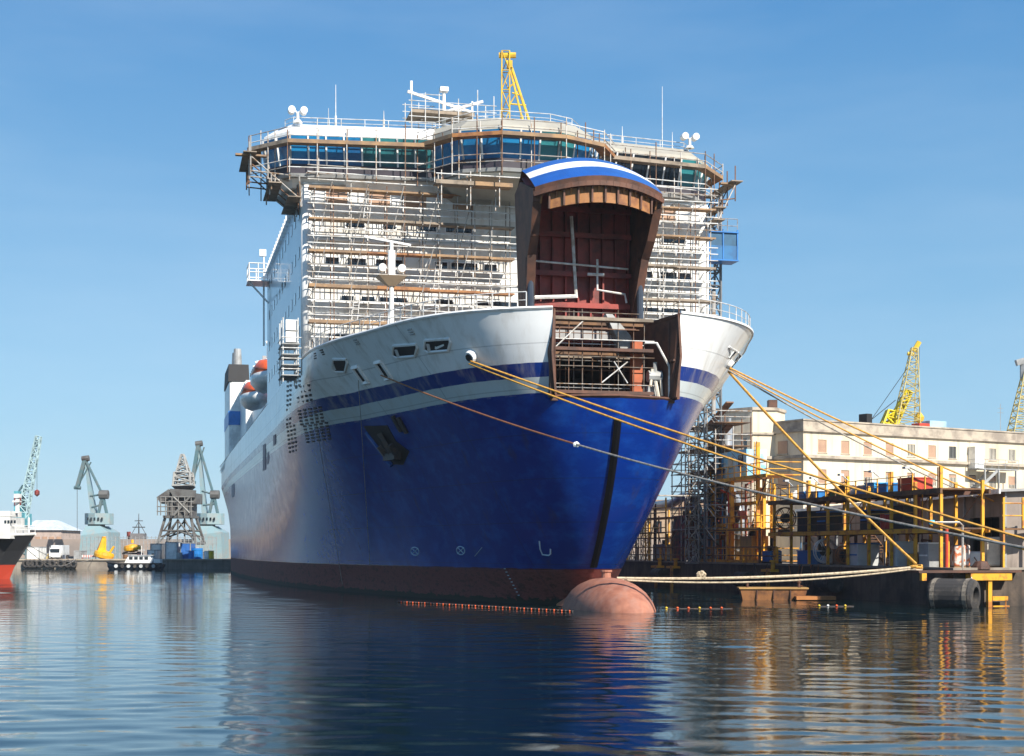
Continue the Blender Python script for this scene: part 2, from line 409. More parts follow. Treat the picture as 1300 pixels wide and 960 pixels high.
# bow vehicle lobby behind the opening
for sg, nm in ((-1, 0), (1, 1)):
    w = MB(); x0, x1 = sorted((sg*3.62, sg*3.78))
    w.box(x0, x1, -17.6, -2, 11.8, 15.3)
    w.loft([[(sg*3.0,-17.6,11.8),(sg*3.6,-25.0,11.8),(sg*3.72,-25.1,16.5),(sg*2.1,-19.5,16.4)],[(sg*3.15,-17.6,11.8),(sg*3.75,-25.0,11.8),(sg*3.85,-25.1,16.5),(sg*2.25,-19.5,16.4)]])
    for k in range(6): q = sg*(3.5-k*.105); w.box(*sorted((q-sg*.2, q)), -24.4+k*1.3, -24.3+k*1.3, 11.85, 16.2)
    w.bar((sg*3.5,-25,14),(sg*2.95,-17.6,14),.25,.12)
    w.build('lobby_wall', [RUST], ferry, SHIP)
    w = MB(); w.loft([[(sg*3.5,-25.0,11.85),(sg*3.8,-25.15,14.2),(sg*3.62,-25.1,16.5),(sg*2.5,-21.2,16.3),(sg*2.9,-22.6,12.0)],[(sg*3.6,-24.8,11.85),(sg*3.9,-24.9,14.2),(sg*3.72,-24.9,16.5),(sg*2.65,-21.1,16.3),(sg*3.05,-22.5,12.0)]]); ck = w.build('cheek_plate', RUST, ferry, SHIP)
    w = MB(); w.bar((sg*3.5,-25.1,11.9),(sg*3.72,-25.2,14.2),.12,.3); w.bar((sg*3.72,-25.2,14.2),(sg*3.6,-25.15,16.5),.12,.3); w.bar((sg*3.6,-25.1,16.5),(sg*2.5,-21.2,16.35),.12,.16); w.build('cut_edge', RUST, ck, SHIP)
w = MB(); w.box(-3.6, 3.6, -24.6, -2, 11.62, 11.78); w.build('lobby_floor', RUST, ferry, SHIP)
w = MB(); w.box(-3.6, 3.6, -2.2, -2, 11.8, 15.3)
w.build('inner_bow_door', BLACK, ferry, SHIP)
w = MB(); w.box(-3.6, 3.6, -18.4, -17.7, 15.5, 16.9)
for k in range(9): w.box(-3.5+k*.86, -3.4+k*.86, -18.6, -18.4, 15.5, 16.9)
w.box(-3.6,3.6,-18.7,-18.35,16.75,16.95)
w.build('hinge_beam', GREYP, ferry, SHIP)
# stem bar, a black weathered band down the stem
mb = MB()
pts = []
for k in range(22):
    z = 2.3+(10.6-2.3)*k/21; u, _ = hullpt(10, z); pts.append((u, z))
for sg in (-1, 1):
    pass
ring = [[(-.22, -u-.02, z), (0, -u-.10, z), (.22, -u-.02, z), (0,-u+.5,z)] for u, z in pts]
STB = M('stem_black', (.004,.004,.005), .95); STB.node_tree.nodes['Principled BSDF'].inputs['Specular IOR Level'].default_value = .08
mb.loft(ring); mb.build('stem_bar', STB, ferry, SHIP)
# bulbous bow
BULB = M('bulb_antifouling', (.40,.165,.10), .7, c2=(.25,.09,.055), sc=1.3, lo=.38, hi=.66, streak=(.36,.19,.14), bump=.25)
mb = MB(); rings = []
for k in range(19):
    a_ = -math.pi/2+math.pi*(k+.001)/18.002; t = .5+.5*math.sin(a_); y = -18-10.9*t
    r = 2.12*math.cos(a_)**.85+.02
    cz = -.38
    rings.append([(r*math.cos(a)*1.02, y, cz+r*1.02*math.sin(a)) for a in [2*math.pi*i/24 for i in range(24)]])
mb.loft(rings)
bulb = mb.build('bulbous_bow', BULB, ferry, SHIP, smooth=True)
mb = MB(); mb.tube((0,-23.2,1.5), (0,-23.2,2.15), .27, 12); mb.tube((0,-23.2,2.1), (0,-23.2,2.2), .34, 12)
mb.build('vent_stub', BULB, bulb, SHIP)
mb = MB(); mb.loft([[(-.05,-16.5,2.0),(.05,-16.5,2.0),(1.5,-17.2,-.3),(-1.5,-17.2,-.3)],[(-.02,-18.9,1.9),(.02,-18.9,1.9),(.9,-20.4,.4),(-.9,-20.4,.4)]])
mb.build('bulb_fairing', M('fresh_orange_primer',(.50,.20,.07),.6,c2=(.42,.13,.07)), ferry, SHIP)

# --- superstructure
def wall_with(mb, x0, x1, y0, y1, z0, z1): mb.box(x0, x1, y0, y1, z0, z1)
mb = MB(); mb.box(-14.9, 14.9, .0, 34, 15.5, 28.9)
sup = mb.build('superstructure', PRIMER, ferry, SHIP)
mb = MB()
mb.box(-15.02,-14.2,-.06,.7,15.5,28.9); mb.box(14.2,15.02,-.06,.7,15.5,28.9)
mb.build('corner_pillar', CREAM, sup, SHIP) if False else None
for sg in (-1, 1):
    mb = MB(); mb.tube((sg*14.65,.25,15.5),(sg*14.65,.25,28.7),.42,14); mb.build('corner_pillar', WHITE, sup, SHIP, smooth=True)
# top white-painted strake of the front
mb = MB(); mb.box(-14.3,14.3,-.05,.0,26.9,28.9); mb.build('painted_strake', WHITE, sup, SHIP)
# front windows
def pane(mb, x0, x1, z0, z1, y=-.06): mb.box(x0, x1, y, y+.05, z0, z1)
for (z0, z1, lst, mt) in ((27.45, 28.35, [-12.6,-9.6,-7.0,-3.6,4.6,8.3,11.6], SHUT), (25.9, 26.25, [-11.3,-8.9,-6.2,-3.9,5.6,9.4,12.2], GLASSD),
                         (23.3, 23.75, [-12.9,-11.2,-8.9,-5.2,-3.5,-1.6,5.0,7.3,9.9,11.8,13.1], GLASSD), (20.65, 21.1, [-11.8,-10.4,-8.6,-5.0,-2.2,-.6,5.2,7.6,10.1,12.2], GLASSD),
                         (17.9, 18.4, [-12.2,-10.0,-6.1,5.6,8.4], GLASSD)):
    for c in lst:
        wd = 1.5 if mt is SHUT else random.choice((.9, 1.3, 1.9))
        mb = MB(); y = -.12
        mb.box(c-wd/2-.07, c+wd/2+.07, y, y+.07, z0-.07, z0); mb.box(c-wd/2-.07, c+wd/2+.07, y, y+.07, z1, z1+.07)
        mb.box(c-wd/2-.07, c-wd/2, y, y+.07, z0, z1); mb.box(c+wd/2, c+wd/2+.07, y, y+.07, z0, z1)
        f = mb.build('window', WHITE, sup, SHIP)
        mb = MB(); mb.box(c-wd/2, c+wd/2, y+.03, y+.068, z0, z1); mb.build('pane', mt, f, SHIP)
# longitudinal belts across the front (deck edges)
for z in (17.0, 19.7, 22.3, 24.9):
    mb = MB(); mb.box(-14.2, 14.2, -.18, -.0, z, z+.16); mb.build('deck_edge', WHITE, sup, SHIP)
# side: window rows and vertical fittings along both sides
SIDEW = M('side_wall_paint', (.62,.68,.72), .3, c2=(.55,.61,.66), sc=.3, streak=(.5,.52,.5), bump=.1, coat=.3)
for sg in (-1, 1):
    mb = MB(); mb.box(*sorted((sg*14.9, sg*15.0)), .5, 34, 16.6, 28.9); sw = mb.build('side_wall', SIDEW, sup, SHIP)
    for z in (18.4, 21.2, 24.0, 26.8):
        for k in range(11):
            y = 2+k*2.9; mb = MB(); mb.box(*sorted((sg*15.0, sg*15.03)), y, y+.9, z, z+.8); mb.build('window', GLASSD, sw, SHIP)
    for k in range(24):
        y = 1+k*1.4; mb = MB(); mb.box(*sorted((sg*15.0, sg*15.25)), y, y+.14, 28.1, 28.9); mb.build('bracket', WHITE, sw, SHIP)
# aft decks
mb = MB(); mb.box(-11.6, 11.6, 34, 118, 15.6, 23.0); mb.box(-11, 11, 34, 60, 23, 26.5)
aft = mb.build('aft_deckhouse', WHITE, ferry, SHIP)
mb = MB(); mb.box(-14.4,14.4,34,146.5,15.4,15.6); mb.build('boat_deck', GREYP, ferry, SHIP)
for sg in (-1,1):
    mb = MB(); 
    for k in range(26):
        y = 36+k*4.2; mb.tube((sg*14.8,y,15.6),(sg*14.8,y,16.9),.05,4)
    for z in (16.2, 16.9): mb.tube((sg*14.8,34.5,z),(sg*14.8,146,z),.05,4)
    mb.build('deck_rail', STEELW, ferry, SHIP)
    for y in (41,57,61,77):
        mb = MB(); mb.path([(sg*12.2,y,15.6),(sg*12.4,y,22.6),(sg*13.4,y,23.6),(sg*14.6,y,23.2)], .22, 6); mb.build('davit', WHITE, ferry, SHIP)
# funnel casing
for sg in (-1, 1):
    mb = MB(); x0, x1 = sorted((sg*14.2, sg*11.2)); mb.box(x0, x1, 127, 142, 15.6, 29.2)
    fn = mb.build('funnel', SWHITE, ferry, SHIP, bev=.5)
    mb = MB(); mb.box(x0-.06, x1+.06, 126.94, 142.06, 22.3, 24.4); mb.build('funnel_band', M('funnel_band_blue',(.02,.22,.62),.4), fn, SHIP)
    mb = MB(); mb.loft([[(x0-.1,126.9,28.9),(x1+.1,126.9,28.9),(x1+.1,142.1,28.9),(x0-.1,142.1,28.9)],[(x0,127.5,31.6),(x1,127.5,31.6),(x1,141,31.6),(x0,141,31.6)]]); mb.build('funnel_cap', BLACK, fn, SHIP)
    for k in range(2):
        mb = MB(); mb.tube((sg*12.7,131+k*5,31.6),(sg*12.7,131+k*5,34.4),.7,12,.55); mb.build('exhaust_pipe', GREYP, fn, SHIP)
mb = MB(); mb.box(-12.5,12.5,112,126.8,15.6,27.5); mb.build('engine_casing', WHITE, ferry, SHIP)

# --- bridge
def offs(pl, d):
    """offset an open front polyline (x, y) outward, i.e. towards -y / outboard"""
    out = []
    for i, p in enumerate(pl):
        a = Vector(pl[max(0, i-1)]); b = Vector(pl[min(len(pl)-1, i+1)]); t = (b-a).normalized(); n = Vector((t.y, -t.x))
        out.append((p[0]+n.x*d, p[1]+n.y*d))
    return out
FR = [(-16.9,5.5),(-17.2,1.5),(-15.8,-.3),(-6.0,-1.3),(-4.4,-4.1),(-2.0,-5.2),(2.0,-5.2),(4.4,-4.1),(6.0,-1.3),(13.7,-.3),(15.2,1.5),(14.9,5.5)]
def ring(d, z): return [(x, y, z) for x, y in offs(FR, d)]
bridge_top = MB(); bridge_top.loft([ring(.35, 31.95), ring(.30, 32.25), ring(-.9, 33.05)])
br = bridge_top.build('bridge_roof', [WHITE, BEIGE], ferry, SHIP)
for p in br.data.polygons:
    if p.center.x > -6.2: p.material_index = 1
mb = MB(); mb.loft([ring(-.9, 28.6), ring(-.2, 29.3), ring(-.12, 30.05)]); bb = mb.build('bridge_front', WHITE, ferry, SHIP)
mb = MB(); mb.loft([ring(-.75, 30.0), ring(-.28, 32.0)]); mb.build('bridge_core', DARKP, ferry, SHIP)
mb = MB(); mb.loft([ring(.0, 29.35), ring(.03, 30.05)], cap=False, closed=False)
# dark recess band below the windows on the wings
db = mb.build('bridge_dark_band', DARKP, ferry, SHIP)
mb = MB(); mb.loft([ring(.10,29.15), ring(.18,29.38)]); mb.build('bridge_walkway', GREYP, ferry, SHIP)
lo, hi = offs(FR, -.05), offs(FR, .42)
def seglen(a, b): return (Vector(a)-Vector(b)).length
gl = [GLASSB, GLASST, GLASSD]
for i in range(len(FR)-1):
    n = max(1, round(seglen(FR[i], FR[i+1])/1.25)); A0, B0, A1, B1 = Vector(lo[i]), Vector(lo[i+1]), Vector(hi[i]), Vector(hi[i+1])
    for k in range(n):
        t0, t1 = (k+.05)/n, (k+.95)/n
        a, b, c, d = A0.lerp(B0,t0), A0.lerp(B0,t1), A1.lerp(B1,t1), A1.lerp(B1,t0)
        th = Vector((0, .06))
        mb = MB(); z0, z1 = 30.08, 31.92
        mb.loft([[(a.x,a.y,z0),(b.x,b.y,z0),(b.x,b.y+.06,z0),(a.x,a.y+.06,z0)],[(d.x,d.y,z1),(c.x,c.y,z1),(c.x,c.y+.06,z1),(d.x,d.y+.06,z1)]])
        xm = FR[i][0]*(1-(k+.5)/n)+FR[i+1][0]*(k+.5)/n
        g = GLASSB if (xm < -10.5 or -6 < xm < 0.5 or 3<xm<6) else (GLASST if (-9.5<xm<-6 or xm < 3 or xm > 13) else GLASSD)
        mb.build('bridge_window', g, br, SHIP)
    for k in range(n+1):
        t = k/n; a, d = A0.lerp(B0, t), A1.lerp(B1, t)
        mb = MB(); mb.bar((a.x,a.y-.03,30.05),(d.x,d.y-.03,31.95),.11,.10); mb.build('mullion', WHITE, br, SHIP)
# underside of the wings
for sg in (-1, 1):
    mb = MB()
    q = 0 if sg < 0 else 1.7
    mb.loft([[(sg*(16.6-q),5,28.75),(sg*(15.2-q),-.1,28.75),(sg*12,-.6,28.75),(sg*12,5,28.75)],[(sg*(15.3-q*.4),4.5,27.6),(sg*(14.9-q*.3),.6,27.6),(sg*12,.6,27.6),(sg*12,4.5,27.6)]])
    mb.build('wing_support', GREYP, ferry, SHIP)
mb = MB()
mb.loft([[(-5.5,-2.5,28.75),(-3.8,-5.2,28.75),(3.8,-5.2,28.75),(5.5,-2.5,28.75),(5.5,.5,28.75),(-5.5,.5,28.75)],[(-4.2,-1.2,27.9),(-3,-2.0,27.9),(3,-2.0,27.9),(4.2,-1.2,27.9),(4.2,.5,27.9),(-4.2,.5,27.9)]])
mb.build('pod_underside', BEIGE, ferry, SHIP)
# roof rail
mb = MB(); rr = offs(FR, -1.2)
for i in range(len(rr)-1):
    a, b = Vector((*rr[i], 33)), Vector((*rr[i+1], 33)); n = max(1, round((a-b).length/1.8))
    for k in range(n): p = a.lerp(b, k/n); mb.tube(p, p+Vector((0,0,.62)), .025, 4)
    mb.tube(a+Vector((0,0,.62)), b+Vector((0,0,.62)), .03, 4); mb.tube(a+Vector((0,0,.32)), b+Vector((0,0,.32)), .02, 4)
mb.build('roof_rail', STEELW, br, SHIP)
# twin drum lights on both wings
def twin(x, y, z, parent):
    mb = MB(); mb.tube((x,y,z),(x,y,z+.7),.11,8); mb.tube((x,y,z),(x,y,z+.2),.35,10,.2)
    st = mb.build('searchlight_stand', WHITE, parent, SHIP, smooth=False)
    for s in (-1,1):
        m2 = MB(); m2.tube((x+s*.42,y-.3,z+.85),(x+s*.42,y+.3,z+.85),.25,14); m2.tube((x+s*.2,y,z+.85),(x,y,z+.65),.06,6); m2.build('searchlight', WHITE, st, SHIP)
twin(-15.3, 0, 33.0, ferry); twin(13.5, 0, 33.0, ferry)
def whip(x, y, z0, z1, r=.035, par=None):
    mb = MB(); mb.tube((x,y,z0),(x,y,z0+.8),r*2.2,6); mb.tube((x,y,z0+.8),(x,y,z1),r,5,r*.5); mb.build('whip_antenna', STEELW, par or ferry, SHIP)
for x, y, h in ((-12.6,.5,36.0),(-13.0,1.5,34.6),(-9.2,.5,34.4),(12.4,3,38.4),(13.2,3,35.0),(8.6,1,34.6),(-3.2,2,34.5)): whip(x, y, 33, h)
# radar mast
mb = MB(); mb.tube((-4.6,2,33),(-4.6,2,36.6),.2,8,.12); mb.tube((-3.5,2.6,33),(-3.5,2.6,35.2),.16,8)
mast = mb.build('radar_mast', WHITE, ferry, SHIP)
for (a, b) in (((-7.4,1.2,36.1),(-2.3,2.6,35.3)), ((-6.2,2.6,34.6),(-1.9,1.0,35.7))):
    mb = MB(); mb.bar(a, b, .16, .18); mb.build('radar_scanner', WHITE, mast, SHIP)
mb = MB(); mb.lathe([(.01,-.4),(.3,-.3),(.42,0),(.3,.3),(.01,.4)], (-3.5,2.6,35.4), 12); mb.build('radome', WHITE, mast, SHIP, smooth=True)
mb = MB(); mb.box(-4.9,-4.3,1.7,2.3,36.5,36.8); mb.build('mast_cap', WHITE, mast, SHIP)
mb = MB(); mb.tube((-7.1,1.3,36.1),(-7.1,1.3,36.9),.1,6); mb.build('aerial', WHITE, mast, SHIP)
mb = MB(); mb.tube((-2.4,2.5,33.0),(-2.4,2.5,36.1),.08,6); mb.build('aerial', WHITE, mast, SHIP)

VIS = SHIP @ Matrix.Translation((-.5, 0, 0))
# --- raised bow visor
def vis(w, t):
    """outer skin of the hood: w across (-1..1), t 0 rear top .. 1 lip"""
    u = (20.9-.5*w*w)*(1-t)+(24.9-1.4*w*w)*t
    z = (26.15-.85*w*w)*(1-t)+(24.15-.5*w*w)*t+.45*t*(1-t)*4*.25
    return Vector((w*3.75, -u, z))
NW = 20; ws = [-1+2*i/NW for i in range(NW+1)]
mb = MB()
rows = [[Vector((w*3.4, -18.2, 17.0)) for w in ws], [Vector((w*3.7, -18.8, 25.0-.6*w*w)) for w in ws]]
ts = [0,.15,.30,.31,.45,.60,.61,.8,1.0]
rows += [[vis(w, t) for w in ws] for t in ts]
rows += [[vis(w, 1)+Vector((0,.12,-.5)) for w in ws]]
k0 = mb.add([p for r in rows for p in r]); n = NW+1
for a in range(len(rows)-1):
    t = ts[a-2] if 2 <= a < 2+len(ts)-1 else -1
    mb.mi = 2 if t < 0 else (1 if .30 <= t < .605 else 0)
    for i in range(NW): mb.face((k0+a*n+i, k0+a*n+i+1, k0+(a+1)*n+i+1, k0+(a+1)*n+i))
visor = mb.build('bow_visor', [BLUEP, SWHITE, RUST], ferry, VIS, smooth=False)
for sg in (-1, 1):
    mb = MB(); pl = [(18.2,17.0),(18.7,24.3),(20.0,24.75),(23.2,23.6),(23.15,22.9),(22.2,21.2),(21.3,20.3),(20.5,18.2),(20.0,17.0)]
    wz = lambda z: 3.4+.37*min(1, (z-17)/6)
    a = [(sg*wz(z), -u, z) for u, z in pl]; b = [(sg*(wz(z)-.32), -u, z) for u, z in pl]
    mb.loft([a, b]); sp = mb.build('side_plate', RUST, visor, VIS)
    mb = MB()
    for (u1,z1),(u2,z2) in zip(pl[3:-1], pl[4:]): mb.bar((sg*(wz(z1)-.2),-u1-.08,z1),(sg*(wz(z2)-.2),-u2-.08,z2),.5,.14)
    mb.build('edge_flange', RUST, sp, VIS)
mb = MB(); mb.box(-3.3,3.3,-18.9,-18.75,17.0,24.6)
inw = mb.build('inner_plating', REDI, visor, VIS)
for k in range(9):
    x = -3.08+k*.77; mb = MB(); mb.box(x-.05,x+.05,-19.2,-18.9,17.1,24.2); mb.build('frame_rib', REDI, inw, VIS)
for z in (17.75,19.6,21.9,23.4):
    mb = MB(); mb.box(-3.2,3.2,-19.42,-18.88,z,z+.1); mb.box(-3.2,3.2,-19.46,-19.40,z-.1,z+.2); mb.build('stringer', REDI, inw, VIS)
mb = MB()   # hood ceiling
mb.loft([[vis(w, .02)+Vector((0,.2,-.35)) for w in ws], [vis(w,1)+Vector((0,.5,-.45)) for w in ws]], cap=False, closed=False)
hc = mb.build('hood_ceiling', REDI, visor, VIS)
for i in range(1, NW, 2):
    w = ws[i]; mb = MB(); p0, p1 = vis(w,.05)+Vector((0,.2,-.6)), vis(w,1)+Vector((0,.25,-.75)); mb.bar(p0, p1, .09, .55); mb.build('hood_rib', RIBS, hc, VIS)
mb = MB()   # lip flange: brown beam along the front edge, ochre web under it
lf = [vis(w,1)+Vector((0,.1,-.42)) for w in ws]; lb = [p+Vector((0,.3,-.30)) for p in lf]
for p, q in zip(lf[:-1], lf[1:]): mb.bar(p, q, .34, .26)
mb.build('lip_beam', RUST, visor, VIS)
mb = MB()
for i in range(2, NW-2): mb.bar(vis(ws[i],1)+Vector((0,.35,-.98)), vis(ws[i+1],1)+Vector((0,.35,-.98)), .08, .9)
webm = mb.build('lip_web', RIBS, visor, VIS)
for i in range(2, NW-1, 2):
    mb = MB(); p = vis(ws[i],1); mb.bar(p+Vector((0,.22,-.5)), p+Vector((0,.28,-1.42)), .1, .22); mb.build('web_stiffener', RUST, webm, VIS)
for sg in (-1, 1):
    mb = MB(); mb.tube((sg*3.3,-20.9,15.6),(sg*3.3,-20.7,19.2),.2,10); hy = mb.build('hydraulic_ram', ROD, ferry, VIS)
    mb = MB(); mb.tube((sg*3.3,-20.7,19.1),(sg*3.35,-20.9,20.2),.3,8); mb.tube((sg*3.6,-20.8,20.1),(sg*3.1,-20.8,20.1),.36,10); mb.build('ram_clevis', RUST, hy, VIS)
# white pipes on the visor's inside
mb = MB(); mb.path([(-.55,-19.6,23.0),(-.25,-19.6,18.2)], .10, 6); mb.path([(-.25,-19.6,18.3),(-3.0,-19.7,18.1)], .12, 6)
mb.tube((-2.9,-19.75,20.25),(2.9,-19.75,20.0),.06,6); mb.path([(1.0,-19.75,20.5),(1.0,-19.75,18.7),(2.7,-19.75,18.5),(2.8,-19.75,18.0)],.07,6); mb.tube((.4,-19.75,19.6),(1.4,-19.75,19.6),.09,6)
mb.build('visor_pipe', STEELW, visor, VIS)
mb = MB(); mb.bar((-.9,-20.6,24.0),(.6,-22.4,24.4),.5,.12); mb.build('locking_bar', CREAM, visor, VIS)
FM = SHIP @ Matrix.Translation((-1.6, 2.0, 0))
# --- foredeck mast and lights
mb = MB(); mb.tube((-9.2,-15.5,15.5),(-9.2,-15.5,20.1),.17,10,.13); mb.tube((-9.6,-15.5,15.5),(-9.2,-15.5,19),.06,5)
fm = mb.build('foredeck_mast', WHITE, ferry, FM)
mb = MB(); mb.loft([[(-9.4,-15.7,19.5),(-9.0,-15.7,19.5),(-9.0,-15.3,19.5),(-9.4,-15.3,19.5)],[(-10.1,-16.2,20.1),(-8.3,-16.2,20.1),(-8.3,-14.9,20.1),(-10.1,-14.9,20.1)]]); mb.build('mast_platform', M('tan_platform',(.42,.30,.19),.7), fm, FM)
for dx in (-.6, .6):
    mb = MB(); mb.tube((-9.2+dx,-15.9,20.6),(-9.2+dx,-15.3,20.6),.24,12); mb.build('mast_light', WHITE, fm, FM)
mb = MB(); mb.box(-9.4,-9.0,-15.7,-15.3,20.1,21.7); mb.bar((-10.9,-15.5,22.5),(-8.0,-15.5,22.1),.15,.12); mb.tube((-9.2,-15.5,20),(-9.2,-15.5,22.3),.12,8); mb.build('mast_head', WHITE, fm, FM)

# --- fittings on the shell, set on its surface
def onhull(px, py, off=0.0):
    l, n = hit(px, py); k = 0
    while l is None and k < 40:
        px += .6 if px < 650 else -.6; k += 1; l, n = hit(px, py)
    if l is None: raise ValueError((px, py))
    z = Vector((0,0,1)); up = (z-n*z.dot(n)).normalized(); rt = up.cross(n).normalized()
    return l+n*off, n, rt, up
def hplate(name, corners, mat, off=.04, rim=None, parent=hull, inset=None):
    """flat plate whose corners sit on the shell at the given view positions"""
    pts = []
    for c in corners:
        l, n, rt, up = onhull(*c, off); pts.append(l)
    l, n, rt, up = onhull(sum(c[0] for c in corners)/len(corners), sum(c[1] for c in corners)/len(corners))
    mb = MB(); mb.loft([[p for p in pts], [p-n*.3 for p in pts]]); o = mb.build(name, mat, parent)
    if rim:
        m2 = MB(); m2.path(pts+[pts[0]], rim, 5); m2.build('rim', WHITE if inset is None else inset, o)
    return o, n
def rrect(x0,y0,x1,y1,k=3, sk=0):
    return [(x0+k+sk,y0),(x1-k+sk,y0),(x1+sk,y0+k),(x1,y1-k),(x1-k,y1),(x0+k,y1),(x0,y1-k),(x0+sk,y0+k)]
for (x0,y0,x1,y1,a,b) in ((498,439,529,454,0,-2),(538,432,571,447,0,-2),(421,456,440,472,0,0),(925,440,935,459,0,6),(937,447,942,462,0,4)):
    cs = [(x0+2,y0-a),(x1,y0+b),(x1+1,y0+b+4),(x1-2,y1+b),(x0+6,y1),(x0+1,y1-4)] if x0 < 800 else [(x0,y0),(x1,y0+b),(x1,y1),(x0+2,y1-4)]
    o, n = hplate('mooring_port', cs, BLACK, .03, rim=.09 if x0<800 else .06)
    cx, cy = x0+(x1-x0)*.3, y0+(y1-y0)*.55
    l, nn, rt, up = onhull(cx, cy, .05)
    m = MB(); m.bar(l-rt*.35-up*.25, l-rt*.15+up*.22, .2, .06); m.build('port_lining', GREYW, o)
for (px,py) in ((458,476),(487,470)):
    l, n, rt, up = onhull(px, py, .02)
    mb = MB()
    for s in (-1,1): mb.bar(l+rt*s*.42-up*.55-rt*s*.0, l+rt*s*.42+up*.55, .26, .2)
    mb.bar(l-rt*.5-up*.6, l+rt*.5-up*.6, .2,.2); mb.bar(l-rt*.5+up*.6, l+rt*.5+up*.6, .2,.2)
    fl = mb.build('fairlead', WHITE, hull)
    mb = MB(); mb.bar(l-up*.5+n*.0, l+up*.5+n*.0, .5, .05); mb.build('fairlead_throat', BLACK, fl)
for (px,py,r) in ((599,452,.32),(925,462,.25)):
    l, n, rt, up = onhull(px, py, .0)
    mb = MB(); mb.tube(l-n*.1, l+n*.28, r*1.35, 16, r); fl = mb.build('hawse_pipe', WHITE, hull)
    mb = MB(); mb.tube(l+n*.27, l+n*.30, r*.72, 14); mb.build('hawse_hole', BLACK, fl)
for (px,py) in ((401,452),(410,447),(453,434),(522,421)):
    l, n, rt, up = onhull(px, py, .03); mb = MB()
    for k in range(3): mb.bar(l-rt*.22+up*(k*.16-.16), l+rt*.22+up*(k*.16-.16), .07,.07)
    mb.build('small_vent', GREYP if px > 420 else BLACK, hull)
# louvred ventilation slots at the starboard shoulder
for (cx, cy, nx, ny, dx, dy, w, h, sx) in ((378,476,2,6,4.5,5.5,3.2,3.6,.3),(386,500,4,4,5.2,6.2,3.2,3.8,2.2),(367,508,2,11,3.6,6,2.4,4,-.2),(395,528,5,5,6.6,4.3,4.6,3.0,1.6),(403,549,5,6,6.8,4.0,4.8,2.7,1.6),(371,557,3,7,4.2,5.2,2.8,3.6,1.0)):
    for i in range(nx):
        for j in range(ny):
            x = cx+(i-(nx-1)/2)*dx+(j-(ny-1)/2)*sx*.5; y = cy+(j-(ny-1)/2)*dy+(-(i-(nx-1)/2))*1.1
            q = hit(x, y)[0]
            if any(hit(x+a*w/2, y+c*h/2)[0] is None for a in (-1,1) for c in (-1,1)) or (hit(x-w/2,y)[0]-hit(x+w/2,y)[0]).length > 4: continue
            hplate('louvre_slot', [(x-w*.4,y-h*.36),(x+w*.4,y-h*.36),(x+w*.4,y+h*.36),(x-w*.4,y+h*.36)], DARKM, .05)
# anchor in its recess
o, n = hplate('anchor_recess', [(462,541),(492,540),(503,560),(520,573),(512,590),(493,589)], BLACK, .03)
l, n, rt, up = onhull(505, 580, .35); l2 = onhull(484, 549, .15)[0]
mb = MB(); mb.bar(l2, l, .42, .3); mb.bar(l-rt*1.0+up*.2, l+rt*.9+up*.2, .5, .45)
for s in (-1,1): mb.bar(l+rt*s*.85+up*.1, l+rt*s*.95+up*1.1+n*.1, .3, .32)
an = mb.build('anchor', DARKM, ferry)
mb = MB(); a1 = onhull(466,548,.1)[0]; a2 = onhull(494,584,.1)[0]; mb.tube(a1, a2, .13, 8); mb.tube(a2, onhull(499,590,.1)[0], .2, 8); mb.build('recess_lip', M('polished_blue_lip',(.02,.10,.36),.15), hull)
l3 = onhull(503,528,.15); 
for dx in (0, 7):
    mb = MB(); mb.bar(onhull(500+dx,527+dx*.3,.12)[0], onhull(511+dx,547+dx*.3,.12)[0], .3, .16); mb.build('bolster', DARKM, hull)
# small dark shell doors along the side
for (x, y0, y1, w) in ((336,565,598,1.8),(349,553,566,1.5),(296,616,632,1.6),(277,640,652,1.2),(341,575,590,1.2)):
    if hit(x-w,y0)[0] and hit(x+w,y1)[0]: hplate('shell_door', [(x-w,y0),(x+w,y0-2),(x+w,y1-2),(x-w,y1)], M('shell_door_blue',(.02,.05,.14),.5), .05)
# painted symbols: thruster marks, bulb mark, draught ticks
MARK = M('mark_paint', (.45,.62,.70), .5)
def stroke(pts, r, name='painted_mark', closed=False):
    q = [onhull(x, y, .01)[0] for x, y in pts]
    if closed: q.append(q[0])
    mb = MB(); mb.path(q, r, 4); return mb.build(name, MARK, hull)
for cx, cy in ((527,700),(585,699)):
    o = stroke([(cx+5.2*math.cos(a)+.6*math.sin(a), cy+5.2*math.sin(a)) for a in [i*math.pi/8 for i in range(16)]], .035, 'thruster_mark', True)
    for s in (-1, 1):
        q = [onhull(cx-4*t, cy-4*t*s, .01)[0] for t in (-1, 1)]; mb = MB(); mb.path(q, .03, 4); mb.build('cross', MARK, o)
stroke([(603,706),(612,695)], .03)
stroke([(685,687),(686,697),(689,704),(697,705),(699,703),(699,697)], .05, 'bulb_mark')
for k in range(9): stroke([(640+k*2.2, 722+k*4.2),(642+k*2.2, 722+k*4.2)], .03, 'draught_tick')
# port-side rail on the bulwark and foredeck rails
for sg in (-1, 1):
    mb = MB(); prev = None
    for s in [4+i*.22 for i in range(0, 22)]:
        u, b = hullpt(s, ZT); p = Vector((sg*(b-.15), -u, ZT)); q = p+Vector((0,0,.95))
        mb.tube(p, q, .03, 4)
        if prev: mb.tube(prev, q, .03, 4); mb.tube(prev-Vector((0,0,.45)), q-Vector((0,0,.45)), .022, 4)
        prev = q
    mb.build('bulwark_rail', STEELW, ferry, SHIP)
